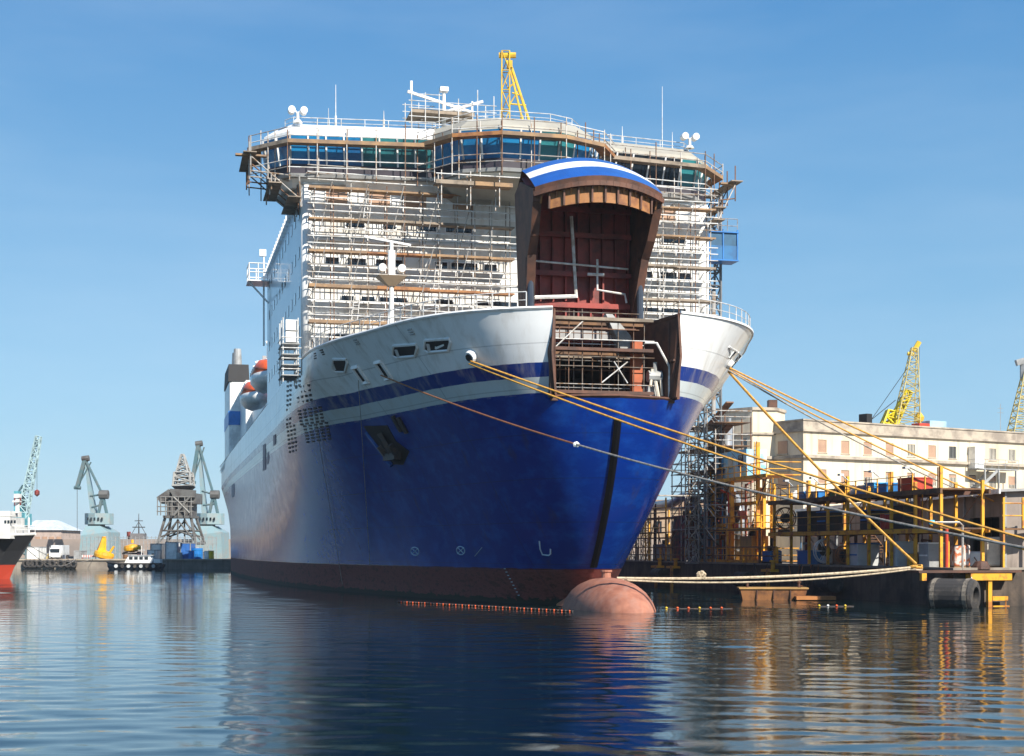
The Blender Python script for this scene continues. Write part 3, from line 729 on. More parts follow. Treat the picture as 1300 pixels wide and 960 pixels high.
# navigation light platform on the starboard side
mb = MB(); mb.box(-16.9,-15,31,34,27.4,27.5); mb.tube((-15,32,25.6),(-16.7,32,27.4),.09,5)
for x in (-16.8,-16.0,-15.2):
    for y in (31.1,33.9): mb.tube((x,y,27.5),(x,y,29.0),.05,4)
for z in (28.2,29.0):
    mb.tube((-16.8,31.1,z),(-15,31.1,z),.05,4); mb.tube((-16.8,33.9,z),(-15,33.9,z),.05,4); mb.tube((-16.8,31.1,z),(-16.8,33.9,z),.05,4)
mb.tube((-15.3,34,22),(-15.3,34,30.6),.09,5); mb.box(-15.7,-15.1,33.8,34.2,30.2,30.8)
mb.build('side_light_platform', WHITE, ferry, SHIP)

# lifeboats
def lifeboat(y, label):
    t = thing('lifeboat', label, 'lifeboat', (-14.0, y, 19.4), SHIP, 'enclosed lifeboats on the ferry')
    mb = MB(); rings = []
    for k in range(13):
        s = -1+2*k/12; w = 1.55*(1-abs(s)**3.2)+.04; yy = y+s*5.6
        rings.append([(-14.0+w*c, yy, 19.4+z+(abs(s)**3)*.35*(1 if z < .8 else .2)) for c, z in ((-1,1.45),(-.98,.9),(-.6,.25),(0,0),(.6,.25),(.98,.9),(1,1.45))])
    mb.loft(rings); hl = mb.build('boat_hull', SWHITE, t, SHIP, smooth=True)
    mb = MB(); rings = []
    for k in range(13):
        s = -1+2*k/12; w = 1.5*(1-abs(s)**3)+.04; h = 1.45*(1-abs(s)**4)+.15; yy = y+s*5.5
        rings.append([(-14.0+w*c, yy, 20.86+h*z) for c, z in ((-1,0),(-.95,.45),(-.6,.9),(0,1),(.6,.9),(.95,.45),(1,0))])
    mb.loft(rings); cn = mb.build('canopy', ORANGE, t, SHIP, smooth=True)
    for s in (-3,-1,1,3):
        mb = MB(); mb.box(-15.5,-15.44,y+s*.9-.3,y+s*.9+.3,21.15,21.5); mb.build('porthole', GLASSD, cn, SHIP)
    mb = MB(); mb.box(-14.2,-13.8,y-3.4,y-3.1,22.2,23.4); mb.box(-14.2,-13.8,y+3.1,y+3.4,22.2,23.4); mb.build('lifting_hook', GREYP, t, SHIP)
lifeboat(49, 'orange topped enclosed lifeboat nearest the superstructure, larger in view')
lifeboat(69, 'farther orange topped enclosed lifeboat, partly hidden behind the nearer one')
TUBED = M('dirty_tube', (.17,.15,.13), .6, .2, c2=(.12,.07,.04), sc=2)
# ---------------------------------------------------------------- scaffolding on the ship
PMATS = [PLANK, PLANKG, PLANK, RIBS]
def front_scaffold(x0, x1, label):
    t = thing('scaffolding', label, 'scaffolding', ((x0+x1)/2, -1.2, 15.5), SHIP, 'scaffolding on the ferry')
    n = round((x1-x0)/1.3); xs = [x0+(x1-x0)*k/n for k in range(n+1)]
    for y in (-.75, -1.75):
        for k, x in enumerate(xs):
            top = 28.3+random.uniform(-.2, .5)
            if True:
                mb = MB(); j = random.uniform(-.12,.12); mb.tube((x+j,y,15.5),(x+j*.2,y,top), .036, 5); mb.build('post', random.choice((STEELR,STEEL,STEEL,TUBED)), t, SHIP)
    for li, z in enumerate((18.95, 21.4, 23.85, 26.05, 28.15)):
        a = x0-.4
        while a < x1:
            b = min(x1+.4, a+random.uniform(2.8, 4.8)); dz = random.uniform(-.03,.03)
            mb = MB(); mb.box(a, b-.03, -1.7, -.8, z+dz, z+.06+dz); mb.box(a, b-.03, -1.80, -1.76, z+dz-.04, z+dz+random.choice((.08,.12,.18)))
            mb.build('plank', random.choice(PMATS), t, SHIP); a = b
        for dz in (.52, 1.02, 1.5):
            mb = MB(); mb.tube((x0-.5,-1.86,z+dz+random.uniform(-.05,.05)),(x1+.5,-1.86,z+dz+random.uniform(-.05,.05)), .038, 5); mb.build('guard_rail', STEELW if random.random() < .8 else STEEL, t, SHIP)
        mb = MB(); mb.tube((x0-.5,-.7,z+1.25),(x1+.5,-.7,z+1.25),.035,5); mb.build('ledger', STEEL, t, SHIP)
        mb = MB(); mb.box(x0-.2,x1+.2,-1.15,-1.0,z-.95,z-.86)
        for x in xs: mb.box(x-.03,x+.03,-1.15,-1.05,z-1.25,z-.95)
        mb.build('service_pipe', STEELW, t, SHIP)
        for x in xs[::2]:
            mb = MB(); mb.tube((x,-1.95,z-.1),(x,-.1,z-.1),.035,4); mb.build('transom', STEEL, t, SHIP)
    for k, z in enumerate((18.95, 21.4, 23.85, 26.05)):
        x = x0+(x1-x0)*(.2+.6*((k*37) % 10)/10); mb = MB(); h = (2.6,2.6,2.4,2.3)[k]
        for s_ in (-.2,.2): mb.tube((x+s_,-1.5,z),(x+s_+.3,-1.2,z+h),.03,4)
        for j in range(8): mb.tube((x-.2+.037*j,-1.5+.037*j,z+.3*j+.1),(x+.2+.037*j,-1.5+.037*j,z+.3*j+.1),.02,4)
        mb.build('ladder', STEELW, t, SHIP)
    for k in range(0, n-1, 2):
        for z in (15.6, 21.3, 23.9):
            mb = MB(); mb.tube((xs[k],-1.8,z),(xs[k+1],-1.8,z+4.9),.032,4); mb.build('brace', STEEL, t, SHIP)
    return t
front_scaffold(-14.3, -.6, 'long plank and tube scaffolding across the ship front left of the raised bow door')
front_scaffold(4.6, 14.5, 'plank and tube scaffolding on the ship front right of the raised bow door')
def run_scaffold(pl, levels, z0, z1, label, gap=1.9, wid=.85):
    cx = sum(p[0] for p in pl)/len(pl); cy = sum(p[1] for p in pl)/len(pl)
    t = thing('scaffolding', label, 'scaffolding', (cx, cy, z0), SHIP, 'scaffolding on the ferry')
    inn, out = offs(pl, .55), offs(pl, .55+wid)
    for A in (out, inn):
        for i in range(len(A)-1):
            a, b = Vector(A[i]), Vector(A[i+1]); n = max(1, round((b-a).length/gap))
            for k in range(n):
                p = a.lerp(b, k/n); mb = MB(); mb.tube((p.x,p.y,z0+random.uniform(0,.5)),(p.x,p.y,z1+random.uniform(-.4,.3)),.042,5); mb.build('post', STEELR if random.random() < .5 else STEEL, t, SHIP)
    for z in levels:
        for i in range(len(pl)-1):
            mb = MB(); mb.loft([[(*inn[i],z),(*out[i],z),(*out[i],z+.06),(*inn[i],z+.06)],[(*inn[i+1],z),(*out[i+1],z),(*out[i+1],z+.06),(*inn[i+1],z+.06)]])
            a, b = Vector((*out[i], z+.09)), Vector((*out[i+1], z+.09)); mb.bar(a+Vector((0,-.03,0)), b+Vector((0,-.03,0)), .05, .26 if z > 30 else .12)
            if z > 30: mb.build('plank', random.choice(PMATS), t, SHIP)
            for dz in (.5, 1.0):
                mb = MB(); mb.tube((*out[i],z+dz),(*out[i+1],z+dz),.036,5); mb.build('guard_rail', STEELW if random.random() < .35 else STEEL, t, SHIP)
    return t
W_ = FR[0:4]; run_scaffold(W_, (29.0, 31.2), 28.6, 32.4, 'scaffolding wrapped round the white left bridge wing')
run_scaffold(FR[3:9], (29.0, 31.3), 28.4, 32.5, 'scaffolding round the projecting middle of the bridge')
run_scaffold(FR[8:12], (29.0, 31.2), 28.6, 32.4, 'scaffolding wrapped round the beige right bridge wing')
def wing_bracket(sg, label):
    t = thing('scaffold_bracket', label, 'scaffold bracket', (sg*16, 1, 27.2), SHIP)
    q_ = 0 if sg < 0 else 2.0
    for y in (-1.2, .4, 2.0, 3.6):
        for a, b in (((18.6-q_,y,30.2),(15.2,y,27.4)),((18.6-q_,y,29.2),(15.3,y,29.0)),((15.3,y,29),(15.2,y,26.9)),((17.2-q_*.8,y,29.1),(17.2-q_*.8,y,28.0)),((18.6-q_,y,31.6),(18.6-q_,y,29.0))):
            mb = MB(); mb.tube((sg*a[0],a[1],a[2]),(sg*b[0],b[1],b[2]),.05,5); mb.build('strut', STEELR if random.random()<.5 else STEEL, t, SHIP)
    for z, x in ((28.4,17.0-q_*.8),(27.5,15.7-q_*.2),(30.4,18.7-q_)):
        mb = MB(); mb.box(*sorted((sg*(x-.5),sg*(x+.4))),-1.5,4.2,z,z+.07); mb.build('plank', PLANKG, t, SHIP)
    mb = MB(); mb.box(*sorted((sg*(17.5 if sg < 0 else 15.6),sg*(19.6 if sg < 0 else 16.6))),-.9,-.5,30.3,30.42); mb.build('plank', PLANK, t, SHIP)
wing_bracket(-1, 'tube brackets and planks hanging under the left bridge wing tip')
wing_bracket(1, 'tube brackets and planks hanging under the right bridge wing tip')
# under the bridge pod
t = thing('scaffolding', 'scaffolding bay under the middle of the bridge beside the bow door', 'scaffolding', (-3,-4.5,25.5), SHIP, 'scaffolding on the ferry')
for x in (-6.2,-4.2,-2.2,-.4):
    for y in (-4.4,-5.6):
        mb = MB(); mb.tube((x,y,26.6),(x,y,28.9),.045,5); mb.build('post', STEEL, t, SHIP)
for z in (28.0,):
    for a in (-6.6,-3.9):
        mb = MB(); mb.box(a,a+2.6,-5.7,-4.6,z,z+.07); mb.box(a,a+2.6,-5.76,-5.7,z-.05,z+.22); mb.build('plank', random.choice(PMATS), t, SHIP)
    mb = MB(); mb.tube((-6.6,-5.8,z+.6),(-.2,-5.8,z+.6),.04,5); mb.build('guard_rail', STEELW, t, SHIP)
# round the radar mast
t = thing('scaffolding', 'white tube scaffolding cage round the radar mast on the bridge roof', 'scaffolding', (-4.6,2,33), SHIP, 'scaffolding on the ferry')
for x in (-7.2,-6.2,-5.2,-3.8,-2.4,-1.2):
    for y in (.6, 3.4):
        mb = MB(); mb.tube((x,y,33),(x,y,35.9+random.uniform(-.3,.5)),.035,4); mb.build('post', STEELW, t, SHIP)
for z in (33.7,34.2,34.8,35.3,35.8):
    for y in (.6,3.4):
        mb = MB(); mb.tube((-7.4,y,z),(-1.0 if z < 35.5 else -5,y,z),.03,4); mb.build('guard_rail', STEELW, t, SHIP)
mb = MB(); mb.box(-7.2,-2.6,.7,3.3,34.55,34.65); mb.box(-7.2,-2.6,.66,.7,34.5,34.75); mb.build('plank', PLANKG, t, SHIP)
# inside the bow opening
t = thing('scaffolding', 'dense tube scaffolding filling the open bow well', 'scaffolding', (-1,-22.5,11.85), SHIP, 'scaffolding on the ferry')
XS = (-3.3,-2.5,-1.7,-.6,.4,1.3,1.9)
for y in (-24.2,-22.4,-20.6):
    for x in XS:
        mb = MB(); mb.tube((x,y,11.8),(x+random.uniform(-.05,.05),y,random.choice((16.4,16.8,17.0))),.03,5); mb.build('post', STEELR if random.random()<.6 else TUBED, t, SHIP)
for y in (-24.3,-22.5):
    for z in (12.15,12.6,13.6,14.15,15.1,15.7,16.1,16.6):
        mb = MB(); mb.tube((-3.55,y,z),(2.5 if z < 15.6 else 1.6,y,z),.028,5); mb.build('guard_rail', random.choice((TUBED,STEELW,STEEL,STEELR)), t, SHIP)
for z in (12.1,14.5,16.2):
    for y in (-24.4,-22.6,-21.2):
        mb = MB(); mb.box(-3.5,2.4,y,y+1.0,z,z+.06); mb.box(-3.5,2.4,y-.04,y,z-.04,z+.14); mb.build('plank', random.choice((PLANKG,BROWN,RUST)), t, SHIP)
for a,b in (((-.6,-24.35,12.7),(.9,-24.35,13.9)),((.9,-24.35,12.7),(.1,-24.35,13.9)),((-3.3,-24.35,14.6),(-1.7,-24.35,16.1))):
    mb = MB(); mb.tube(a,b,.035,4); mb.build('brace', STEELW, t, SHIP)
# machinery at the port side of the well
t = thing('bow_door_machinery', 'rusty red and grey door machinery at the right side of the bow opening', 'machinery', (2.9,-22,11.85), SHIP)
mb = MB(); mb.box(1.5,2.1,-23.4,-22.9,11.8,15.2); mb.build('guide_rail', M('bright_rust',(.42,.10,.03),.6), t, SHIP)
mb = MB(); mb.loft([[(1.0,-23.0,14.6),(1.9,-23.0,14.6),(1.9,-22.2,14.6),(1.0,-22.2,14.6)],[(.6,-23.0,15.6),(1.5,-23.0,15.6),(1.5,-22.2,15.6),(.6,-22.2,15.6)],[(.1,-22.8,16.8),(.5,-22.8,16.8),(.5,-22.2,16.8),(.1,-22.2,16.8)]]); mb.build('curved_guard', GREYP, t, SHIP)
mb = MB(); mb.path([(1.9,-24.4,15.0),(2.6,-24.4,15.0),(3.35,-24.4,13.7),(3.35,-24.4,11.9)],.07,6); mb.build('handrail', STEELW, t, SHIP)
mb = MB(); mb.box(2.3,3.2,-23.6,-22.6,11.85,12.7); mb.tube((2.3,-23.7,13.2),(3.1,-23.7,13.2),.34,10); mb.tube((2.7,-23.8,12.6),(2.7,-23.8,14.0),.12,6); mb.build('winch', GREYP, t, SHIP)
mb = MB(); mb.tube((2.4,-23.9,12.6),(2.5,-23.9,13.6),.08,6); mb.tube((2.9,-23.9,11.9),(2.7,-23.9,12.9),.1,6); mb.tube((3.1,-23.9,12.1),(3.0,-23.9,13.1),.07,6); mb.build('lever', CREAM, t, SHIP)
# cage hung at the starboard shoulder
t = thing('access_cage', 'small white access cage hung on the left shoulder of the hull', 'access cage', (-15.9,-2.2,15), SHIP)
for x in (-16.6,-15.6):
    for y in (-3.6,-2.2,-.8):
        mb = MB(); mb.tube((x,y,14.6),(x,y,18.9),.04,4); mb.build('post', STEELW, t, SHIP)
for z in (15.0,15.7,16.4,17.1):
    mb = MB(); mb.box(-16.7,-15.5,-3.8,-.6,z,z+.07); mb.build('platform', GREYP, t, SHIP)
    mb = MB(); mb.tube((-16.7,-3.8,z+.45),(-15.4,-3.8,z+.45),.035,4); mb.tube((-16.7,-3.8,z+.45),(-16.7,-.6,z+.45),.035,4); mb.build('guard_rail', STEELW, t, SHIP)
for z in (17.3,18.1):
    mb = MB(); mb.box(-16.4,-15.6,-3.4,-2.4,z,z+.7); mb.build('equipment_box', WHITE, t, SHIP)
    

# ---------------------------------------------------------------- mooring lines
def sagline(a, b, sag, n=24):
    a, b = Vector(a), Vector(b)
    return [a.lerp(b, i/n)-Vector((0,0,4*sag*(i/n)*(1-i/n))) for i in range(n+1)]
def rope(name, a, b, sag, r, mat, label, group='mooring lines', knot=None, mat2=None):
    t = thing(name, label, 'rope', b, I4, group)
    pts = sagline(a, b, sag)
    if mat2 is None: mb = MB(); mb.path(pts, r, 6); mb.build('line', mat, t)
    else:
        k = 10
        mb = MB(); mb.path(pts[:k+1], r, 6); mb.build('line', mat, t); mb = MB(); mb.path(pts[k:], r, 6); mb.build('line', mat2, t)
    if knot:
        p = pts[0].lerp(pts[-1], knot) if not mat2 else pts[10]
        mb = MB()
        for i in range(5):
            c = p+Vector((math.cos(i*1.3)*r*1.5, 0, math.sin(i*1.3)*r*1.2)); mb.path([c+Vector((math.cos(j)*r*1.5, math.sin(j*2)*r, math.sin(j)*r*1.4)) for j in range(7)], r*.8, 5)
        mb.build('knot', SWHITE if mat2 else mat, t)
    e = Vector(b); mb = MB(); mb.path([e+Vector((math.cos(j*.9)*.35, math.sin(j*.9)*.35, -.1-.02*j)) for j in range(8)], r, 5); mb.build('eye_loop', mat2 or mat, t)
    return t
hl = lambda x, y: onhull(x, y, .3)[0]
rope('mooring_rope', hl(602,456), P(1530,748,62), .4, .06, ROPEY, 'upper strand of the yellow double line from the left bow hawse')
rope('mooring_rope', hl(600,457)+Vector((0,0,-.1)), P(1530,760,62), .6, .06, ROPEY, 'lower strand of the yellow double line from the left bow hawse')
rope('mooring_rope', hl(488,473), P(1500,731,42), 1.0, .046, ROPEB, 'brown line turning grey past its white knot, from the left fairlead', mat2=ROPEG, knot=.4)
rope('mooring_rope', onhull(921,464,.3)[0], P(1500,713,99), .5, .055, ROPEY, 'highest yellow line running right from the right bow')
rope('mooring_rope', onhull(920,466,.3)[0], P(1520,740,97), .7, .048, ROPEY, 'second yellow line running right from the right bow, just under the highest')
rope('mooring_rope', onhull(919,467,.3)[0], P(1500,722,100), 1.2, .05, ROPEG, 'thin grey line running right from the right bow')
rope('mooring_rope', onhull(919,468,.3)[0], P(1163,716,90), .3, .085, ROPEY, 'thick yellow line dropping steeply from the right bow to the quay corner')
rope('mooring_rope', SHIP @ Vector((.5,-23.6,1.75)), P(1163,720,90), .25, .085, ROPEW, 'cream rope stretched low from the bulbous bow to the quay corner', knot=.27)
rope('mooring_rope', SHIP @ Vector((.7,-23.8,1.65)), P(1163,722,90), .42, .05, ROPEW, 'thinner cream strand hanging just under the low bulb rope')
rope('mooring_rope', P(1210,729,88.5), P(1420,735,93), .1, .05, ROPEW, 'pale rope lying along the top of the right quay wall')
rope('hanging_line', hl(483,479), Vector((*(hl(440,740).xy), .3)) , -.0, .03, ROPEG, 'thin draught line hanging down the blue hull from the left fairlead', group=None) if False else None
for (a, b, lb) in (((457,481),(472,718),'thin line hanging from the left fairlead down the blue hull'),((401,520),(437,742),'thin pale line hanging from the louvred vents down the hull')):
    q = [onhull(a[0]+(b[0]-a[0])*i/14, a[1]+(b[1]-a[1])*i/14, .15)[0] for i in range(15)]
    mb = MB(); mb.path(q, .022, 4); mb.build('hanging_line', ROPEG, label=lb, cat='rope')
# knot of chain on the bulb
mb = MB(); b0 = SHIP @ Vector((.9,-24.0,1.6))
for i in range(9): c = b0+Vector((i*.16-.5, -.3, -.05-abs(i-3)*.1)); mb.path([c+Vector((math.cos(j*1.05)*.13, math.sin(j*1.4)*.1, math.sin(j*1.05)*.13)) for j in range(7)], .035, 4)
mb.build('lashing_chain', RUST, label='rusty chain lashing heaped on top of the pink bulbous bow', cat='chain')
# floating boom along the starboard waterline
t = thing('floating_boom', 'orange and black floating boom along the waterline ahead of the hull', 'boom', P(615,768,91), I4)
A, B = P(505,765,95), P(727,777,80.5)
A.z = B.z = .06
mb = MB(); mb.path([A.lerp(B,i/20)+Vector((0,0,.0)) for i in range(21)], .06, 5); mb.build('boom_line', DARKM, t)
m0 = None
for i in range(52):
    p = A.lerp(B,(i+.5)/52); mb = MB(); mb.tube(p-Vector((.08,0,.02)), p+Vector((.08,0,-.02)), .07, 7); mb.build('float', ORANGE if i % 2 else RUST, t)
for (x, y, n, dx, lb) in ((846,773,6,14,'short row of small orange and yellow floats in the dark water'),(1040,770,4,11,'short row of orange floats with a white one near the barge')):
    t = thing('floating_boom', lb, 'boom', P(x+20,y,CH*FPX/(y-HZ)), I4)
    D = CH*FPX/(y-HZ); mb = MB(); mb.path([P(x+(n*dx)*k/6, y, D) for k in range(7)], .04, 4); mb.build('boom_line', DARKM, t)
    for i in range(n): 
        p = P(x+i*dx, y, D); p.z = .05; mb = MB(); mb.lathe([(.01,-.07),(.06,-.04),(.085,0),(.06,.04),(.01,.07)], p, 8); mb.build('float', (SWHITE if (x > 1000 and i == 1) else (ORANGE if i % 3 else YELC)), t, smooth=True)
# ---------------------------------------------------------------- right-hand quay
QZ = 2.15
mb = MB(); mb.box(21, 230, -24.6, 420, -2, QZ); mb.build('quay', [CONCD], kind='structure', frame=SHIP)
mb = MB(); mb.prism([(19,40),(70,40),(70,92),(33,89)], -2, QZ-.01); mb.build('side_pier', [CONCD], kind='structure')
mb = MB(); mb.box(21.5, 230, -24.2, 420, QZ, QZ+.004+.03); mb.build('quay_paving', [CONC], kind='structure', frame=SHIP)
mb = MB(); mb.box(20.9,21.5,-24.7,420,QZ,QZ+.14); mb.box(21.5,200,-24.72,-24.2,QZ,QZ+.14); mb.build('quay_kerb', CONC, kind='structure', frame=SHIP)

def tbox(name, label, cat, x0, x1, y0, y1, z0, z1, mat, frame=SHIP, group=None, lid=None, parts=None):
    """a crate or case with edge battens and a lid"""
    t = thing(name, label, cat, ((x0+x1)/2,(y0+y1)/2,z0), frame, group)
    mb = MB(); mb.box(x0,x1,y0,y1,z0,z1-.08); mb.build('case', mat, t, frame, bev=.03)
    mb = MB(); mb.box(x0-.04,x1+.04,y0-.04,y1+.04,z1-.08,z1); mb.build('lid', lid or mat, t, frame)
    mb = MB()
    mb.box(x0-.03,x0,y0+.1,y1-.1,(z0+z1)/2-.05,(z0+z1)/2+.05); mb.build('batten', lid or mat, t, frame)
    return t

# two-storey yellow service gantry along the quay edge
g = thing('service_gantry', 'long two-storey yellow and brown service gantry along the right quay edge', 'gantry', (22.8,-9,QZ), SHIP)
YS = [-22.2+k*3.15 for k in range(9)]
for x in (21.5, 24.3):
    for k, y in enumerate(YS):
        mb = MB(); mb.box(x-.09,x+.09,y-.09,y+.09,QZ,8.4 if (k % 2 == 0 and x < 22) else 7.6); mb.build('post', YEL, g, SHIP)
for z, mt in ((4.6,BROWN),(7.0,BROWN)):
    mb = MB(); mb.box(21.3,24.0,YS[0]-.4,YS[-1]+.4,z,z+.1); mb.build('deck', mt, g, SHIP)
    for x in (21.25, 24.5):
        mb = MB(); mb.box(x-.07,x+.07,YS[0]-.5,YS[-1]+.5,z-.22,z+.06); mb.build('edge_beam', YEL if z < 5 else BROWN, g, SHIP)
    for k in range(len(YS)-1):
        mb = MB(); mb.box(21.3,24.5,YS[k]+1.5,YS[k]+1.64,z-.25,z-.02); mb.build('joist', RUST, g, SHIP)
for z, dz in ((4.6,.55),(4.6,1.1),(7.0,.5),(7.0,1.0)):
    mb = MB(); mb.tube((21.3,YS[1],z+dz),(21.3,YS[-1],z+dz),.025,4); mb.build('guard_rail', YEL if dz > .8 and z < 5 else STEELR, g, SHIP)
for k in range(len(YS)*2-2):
    y = YS[0]+k*1.57; mb = MB(); mb.tube((21.3,y,7.0),(21.3,y,8.15+random.uniform(-.3,.3)),.05,5); mb.build('stanchion', YEL if k % 3 else STEELR, g, SHIP)
mb = MB()
for i in range(12): mb.box(24.5,25.3,YS[4]+i*.35,YS[4]+i*.35+.25,QZ+.2+i*.2,QZ+.24+i*.2)
mb.bar((24.5,YS[4],QZ),(24.5,YS[4]+4.2,4.7),.08,.2); mb.bar((25.3,YS[4],QZ),(25.3,YS[4]+4.2,4.7),.08,.2); mb.build('stair', BROWN, g, SHIP)
for k in (0,2,5,7):
    mb = MB(); mb.tube((24.3,YS[k],QZ),(24.3,YS[k+1],4.6),.04,4); mb.tube((24.3,YS[k+1],4.6),(24.3,YS[k],7),.04,4); mb.build('brace', STEELR, g, SHIP)
# overhanging light rail at the near end
t = thing('access_platform', 'small yellow railed platform at the near right end of the gantry', 'platform', (24.8,-24,4.6), SHIP)
mb = MB(); mb.box(24.6,27.4,-23.9,-22.6,4.55,4.65); mb.build('deck', BROWN, t, SHIP)
for x in (24.7,26.0,27.3):
    mb = MB(); mb.box(x-.06,x+.06,-23.95,-23.83,4.65 if x > 25 else QZ,6.5 if x < 27 else 6.2); mb.build('post', YEL, t, SHIP)
for z in (5.4,6.15):
    mb = MB(); mb.tube((24.6,-23.9,z),(27.4,-23.9,z),.04,5); mb.build('guard_rail', YEL, t, SHIP)
mb = MB(); mb.tube((27.2,-23,QZ),(27.2,-23,4.6),.1,6); mb.build('leg', REDC, t, SHIP)
# things stored on top of the gantry
def at_y(px, v, off=0):   # ship-frame y of a point at lateral v seen in column px
    r = (px-650)/FPX; return -( (r*(107.5+.2305*v)-.973*v)/(.2305+.973*r) )
def gx(px, v=21.9): return at_y(px, v)
for (a, b, h, z, mt, lid, nm, lb, ct) in (
    (1088,1100,.62,7.1,BLUEC,SWHITE,'storage_case','bright blue case with white lid on the gantry top, left of a longer one','case'),
    (1101,1113,.75,7.1,M('light_blue_plastic',(.03,.33,.66),.4),None,'storage_case','light blue case between two darker blue cases on the gantry top','case'),
    (1116,1129,.62,7.1,BLUEC,None,'storage_case','blue case rightmost of the three on the gantry top','case'),
    (1052,1066,.55,7.1,GREENC,None,'storage_case','green case on the gantry top','case'),
    (1067,1078,.72,7.1,RUST,None,'storage_case','rusty brown case beside the green case on the gantry top','case'),
    (1143,1161,.85,7.1,REDC,None,'storage_case','red orange case on the gantry top near its right end','case'),
    (1034,1042,.5,7.1,BLUEC,None,'storage_case','small blue case left of the green case on the gantry top','case'),
    (1026,1033,.6,7.1,GREYP,SWHITE,'storage_case','small grey case with white lid on the gantry top','case'),
    (1016,1024,.55,7.1,BLUEC,None,'storage_case','small dark blue case far left on the gantry top','case'),
    (1095,1108,1.35,4.7,DARKM,BLUEC,'pump_unit','dark pump unit with blue top on the middle gantry deck','pump'),
    (1132,1150,1.5,4.7,DARKM,None,'pump_unit','tall dark machine cabinet right on the middle gantry deck','pump'),
    (1040,1052,1.4,4.7,DARKM,BLUEC,'pump_unit','dark pump unit with blue top at the left of the middle gantry deck','pump'),
    (1015,1027,1.5,4.7,DARKM,None,'pump_unit','dark cabinet leftmost on the middle gantry deck','pump'),
    (1170,1182,1.6,2.2,GREYP,SWHITE,'electrical_cabinet','grey cabinet with white top on the quay under the gantry near end','cabinet'),
    (1132,1142,1.7,2.2,MESHW,None,'electrical_cabinet','white cabinet on the quay under the middle of the gantry','cabinet'),
    (1080,1092,1.6,2.2,MESHW,BLUEC,'electrical_cabinet','white cabinet with blue top on the quay under the gantry','cabinet'),
    (1060,1070,1.2,2.2,BROWN,None,'electrical_cabinet','brown cabinet on the quay under the left of the gantry','cabinet'),
    (1015,1030,1.1,2.2,BLUEC,None,'electrical_cabinet','blue cabinet on the quay under the left end of the gantry','cabinet')):
    y1, y0 = sorted((gx(a), gx(b)))[::-1]
    tbox(nm, lb, ct, 21.7, 22.9+random.random()*.7, y0, y1, z if z > 3 else QZ+.04, z+h, mt, lid=lid)
for (px, z, r, h, mt, lb) in ((1120,4.7,.42,1.0,REDC,'red drum on the middle gantry deck'),(1126,4.7,.4,.95,REDC,'second red drum right beside the first on the gantry deck'),(1002,7.1,.35,.6,WBAG,'white drum at the left end of the gantry top'),(1153,2.2,.35,.9,YEL,'yellow drum on the quay under the gantry'),(1046,2.2,.38,.95,MESHW,'white drum on the quay under the gantry')):
    y = gx(px); t = thing('drum', lb, 'drum', (22.2,y,z), SHIP)
    mb = MB(); mb.lathe([(r,0),(r,h*.33),(r*1.05,h*.34),(r,h*.36),(r,h*.66),(r*1.05,h*.67),(r,h*.69),(r,h)],(22.2,y,z),16); mb.build('shell', mt, t, SHIP, smooth=False)
    mb = MB(); mb.lathe([(r*.96,0),(r*1.04,.0),(r*1.04,.05),(r*.2,.03)],(22.2,y,z+h),16); mb.build('rim', GREYP, t, SHIP)
for (px, lb) in ((1008,'white sack slumped on the gantry top beside the drum'),(1084,'grubby white sack beside the rusty case on the gantry top')):
    y = gx(px); mb = MB(); mb.lathe([(.1,0),(.42,.05),(.46,.25),(.3,.5),(.12,.62),(.2,.7)],(22.0,y,7.1),12); o = mb.build('sack', WBAG, frame=SHIP, label=lb, cat='sack', smooth=True)
def hose_reel(px, v, r, z, mat, lb):
    y = at_y(px, v); t = thing('hose_reel', lb, 'hose reel', (v,y,z), SHIP)
    for s in (-.18,.18):
        mb = MB(); mb.path([(v+r*math.cos(a), y+s, z+r+.25+r*math.sin(a)) for a in [2*math.pi*i/20 for i in range(21)]], .05, 5); mb.build('wheel_rim', mat, t, SHIP)
        for a in range(3):
            c = a*math.pi/3; mb = MB(); mb.tube((v+r*math.cos(c),y+s,z+r+.25+r*math.sin(c)),(v-r*math.cos(c),y+s,z+r+.25-r*math.sin(c)),.03,4); mb.build('spoke', mat, t, SHIP)
    mb = MB(); mb.tube((v,y-.2,z+r+.25),(v,y+.2,z+r+.25),r*.45,12); mb.build('drum_core', RUBBER, t, SHIP)
    mb = MB(); mb.box(v-.5,v+.5,y-.25,y+.25,z,z+.2); mb.build('base', BROWN, t, SHIP)
hose_reel(1048,21.8,.85,QZ,MESHW,'large pale hose reel on the quay left of the cabinets'); hose_reel(997,21.8,.8,4.7,STEELR,'rusty hose reel at the left end of the middle gantry deck'); hose_reel(1072,21.8,.6,QZ,ROPEB,'brown hose reel on the quay edge')
# hoses slung over the wall
for k, (a, b, d) in enumerate(((1002,1016,1.3),(1018,1032,1.6),(1030,1040,1.1),(958,975,1.2))):
    y0, y1 = at_y(a,20.8), at_y(b,20.8); pts = [(20.75, y0+(y1-y0)*i/12, QZ+.1-d*math.sin(math.pi*i/12)) for i in range(13)]
    mb = MB(); mb.path(pts, .045, 5); mb.build('hose', (ROPEB, RUBBER, ROPEB, RUBBER)[k], frame=SHIP, label=('brown hose looped over the quay wall left of its neighbours','black hose looped deepest over the quay wall','short brown hose looped over the quay wall beside the black one','black hose looped over the wall near the yellow tower')[k], cat='hose')

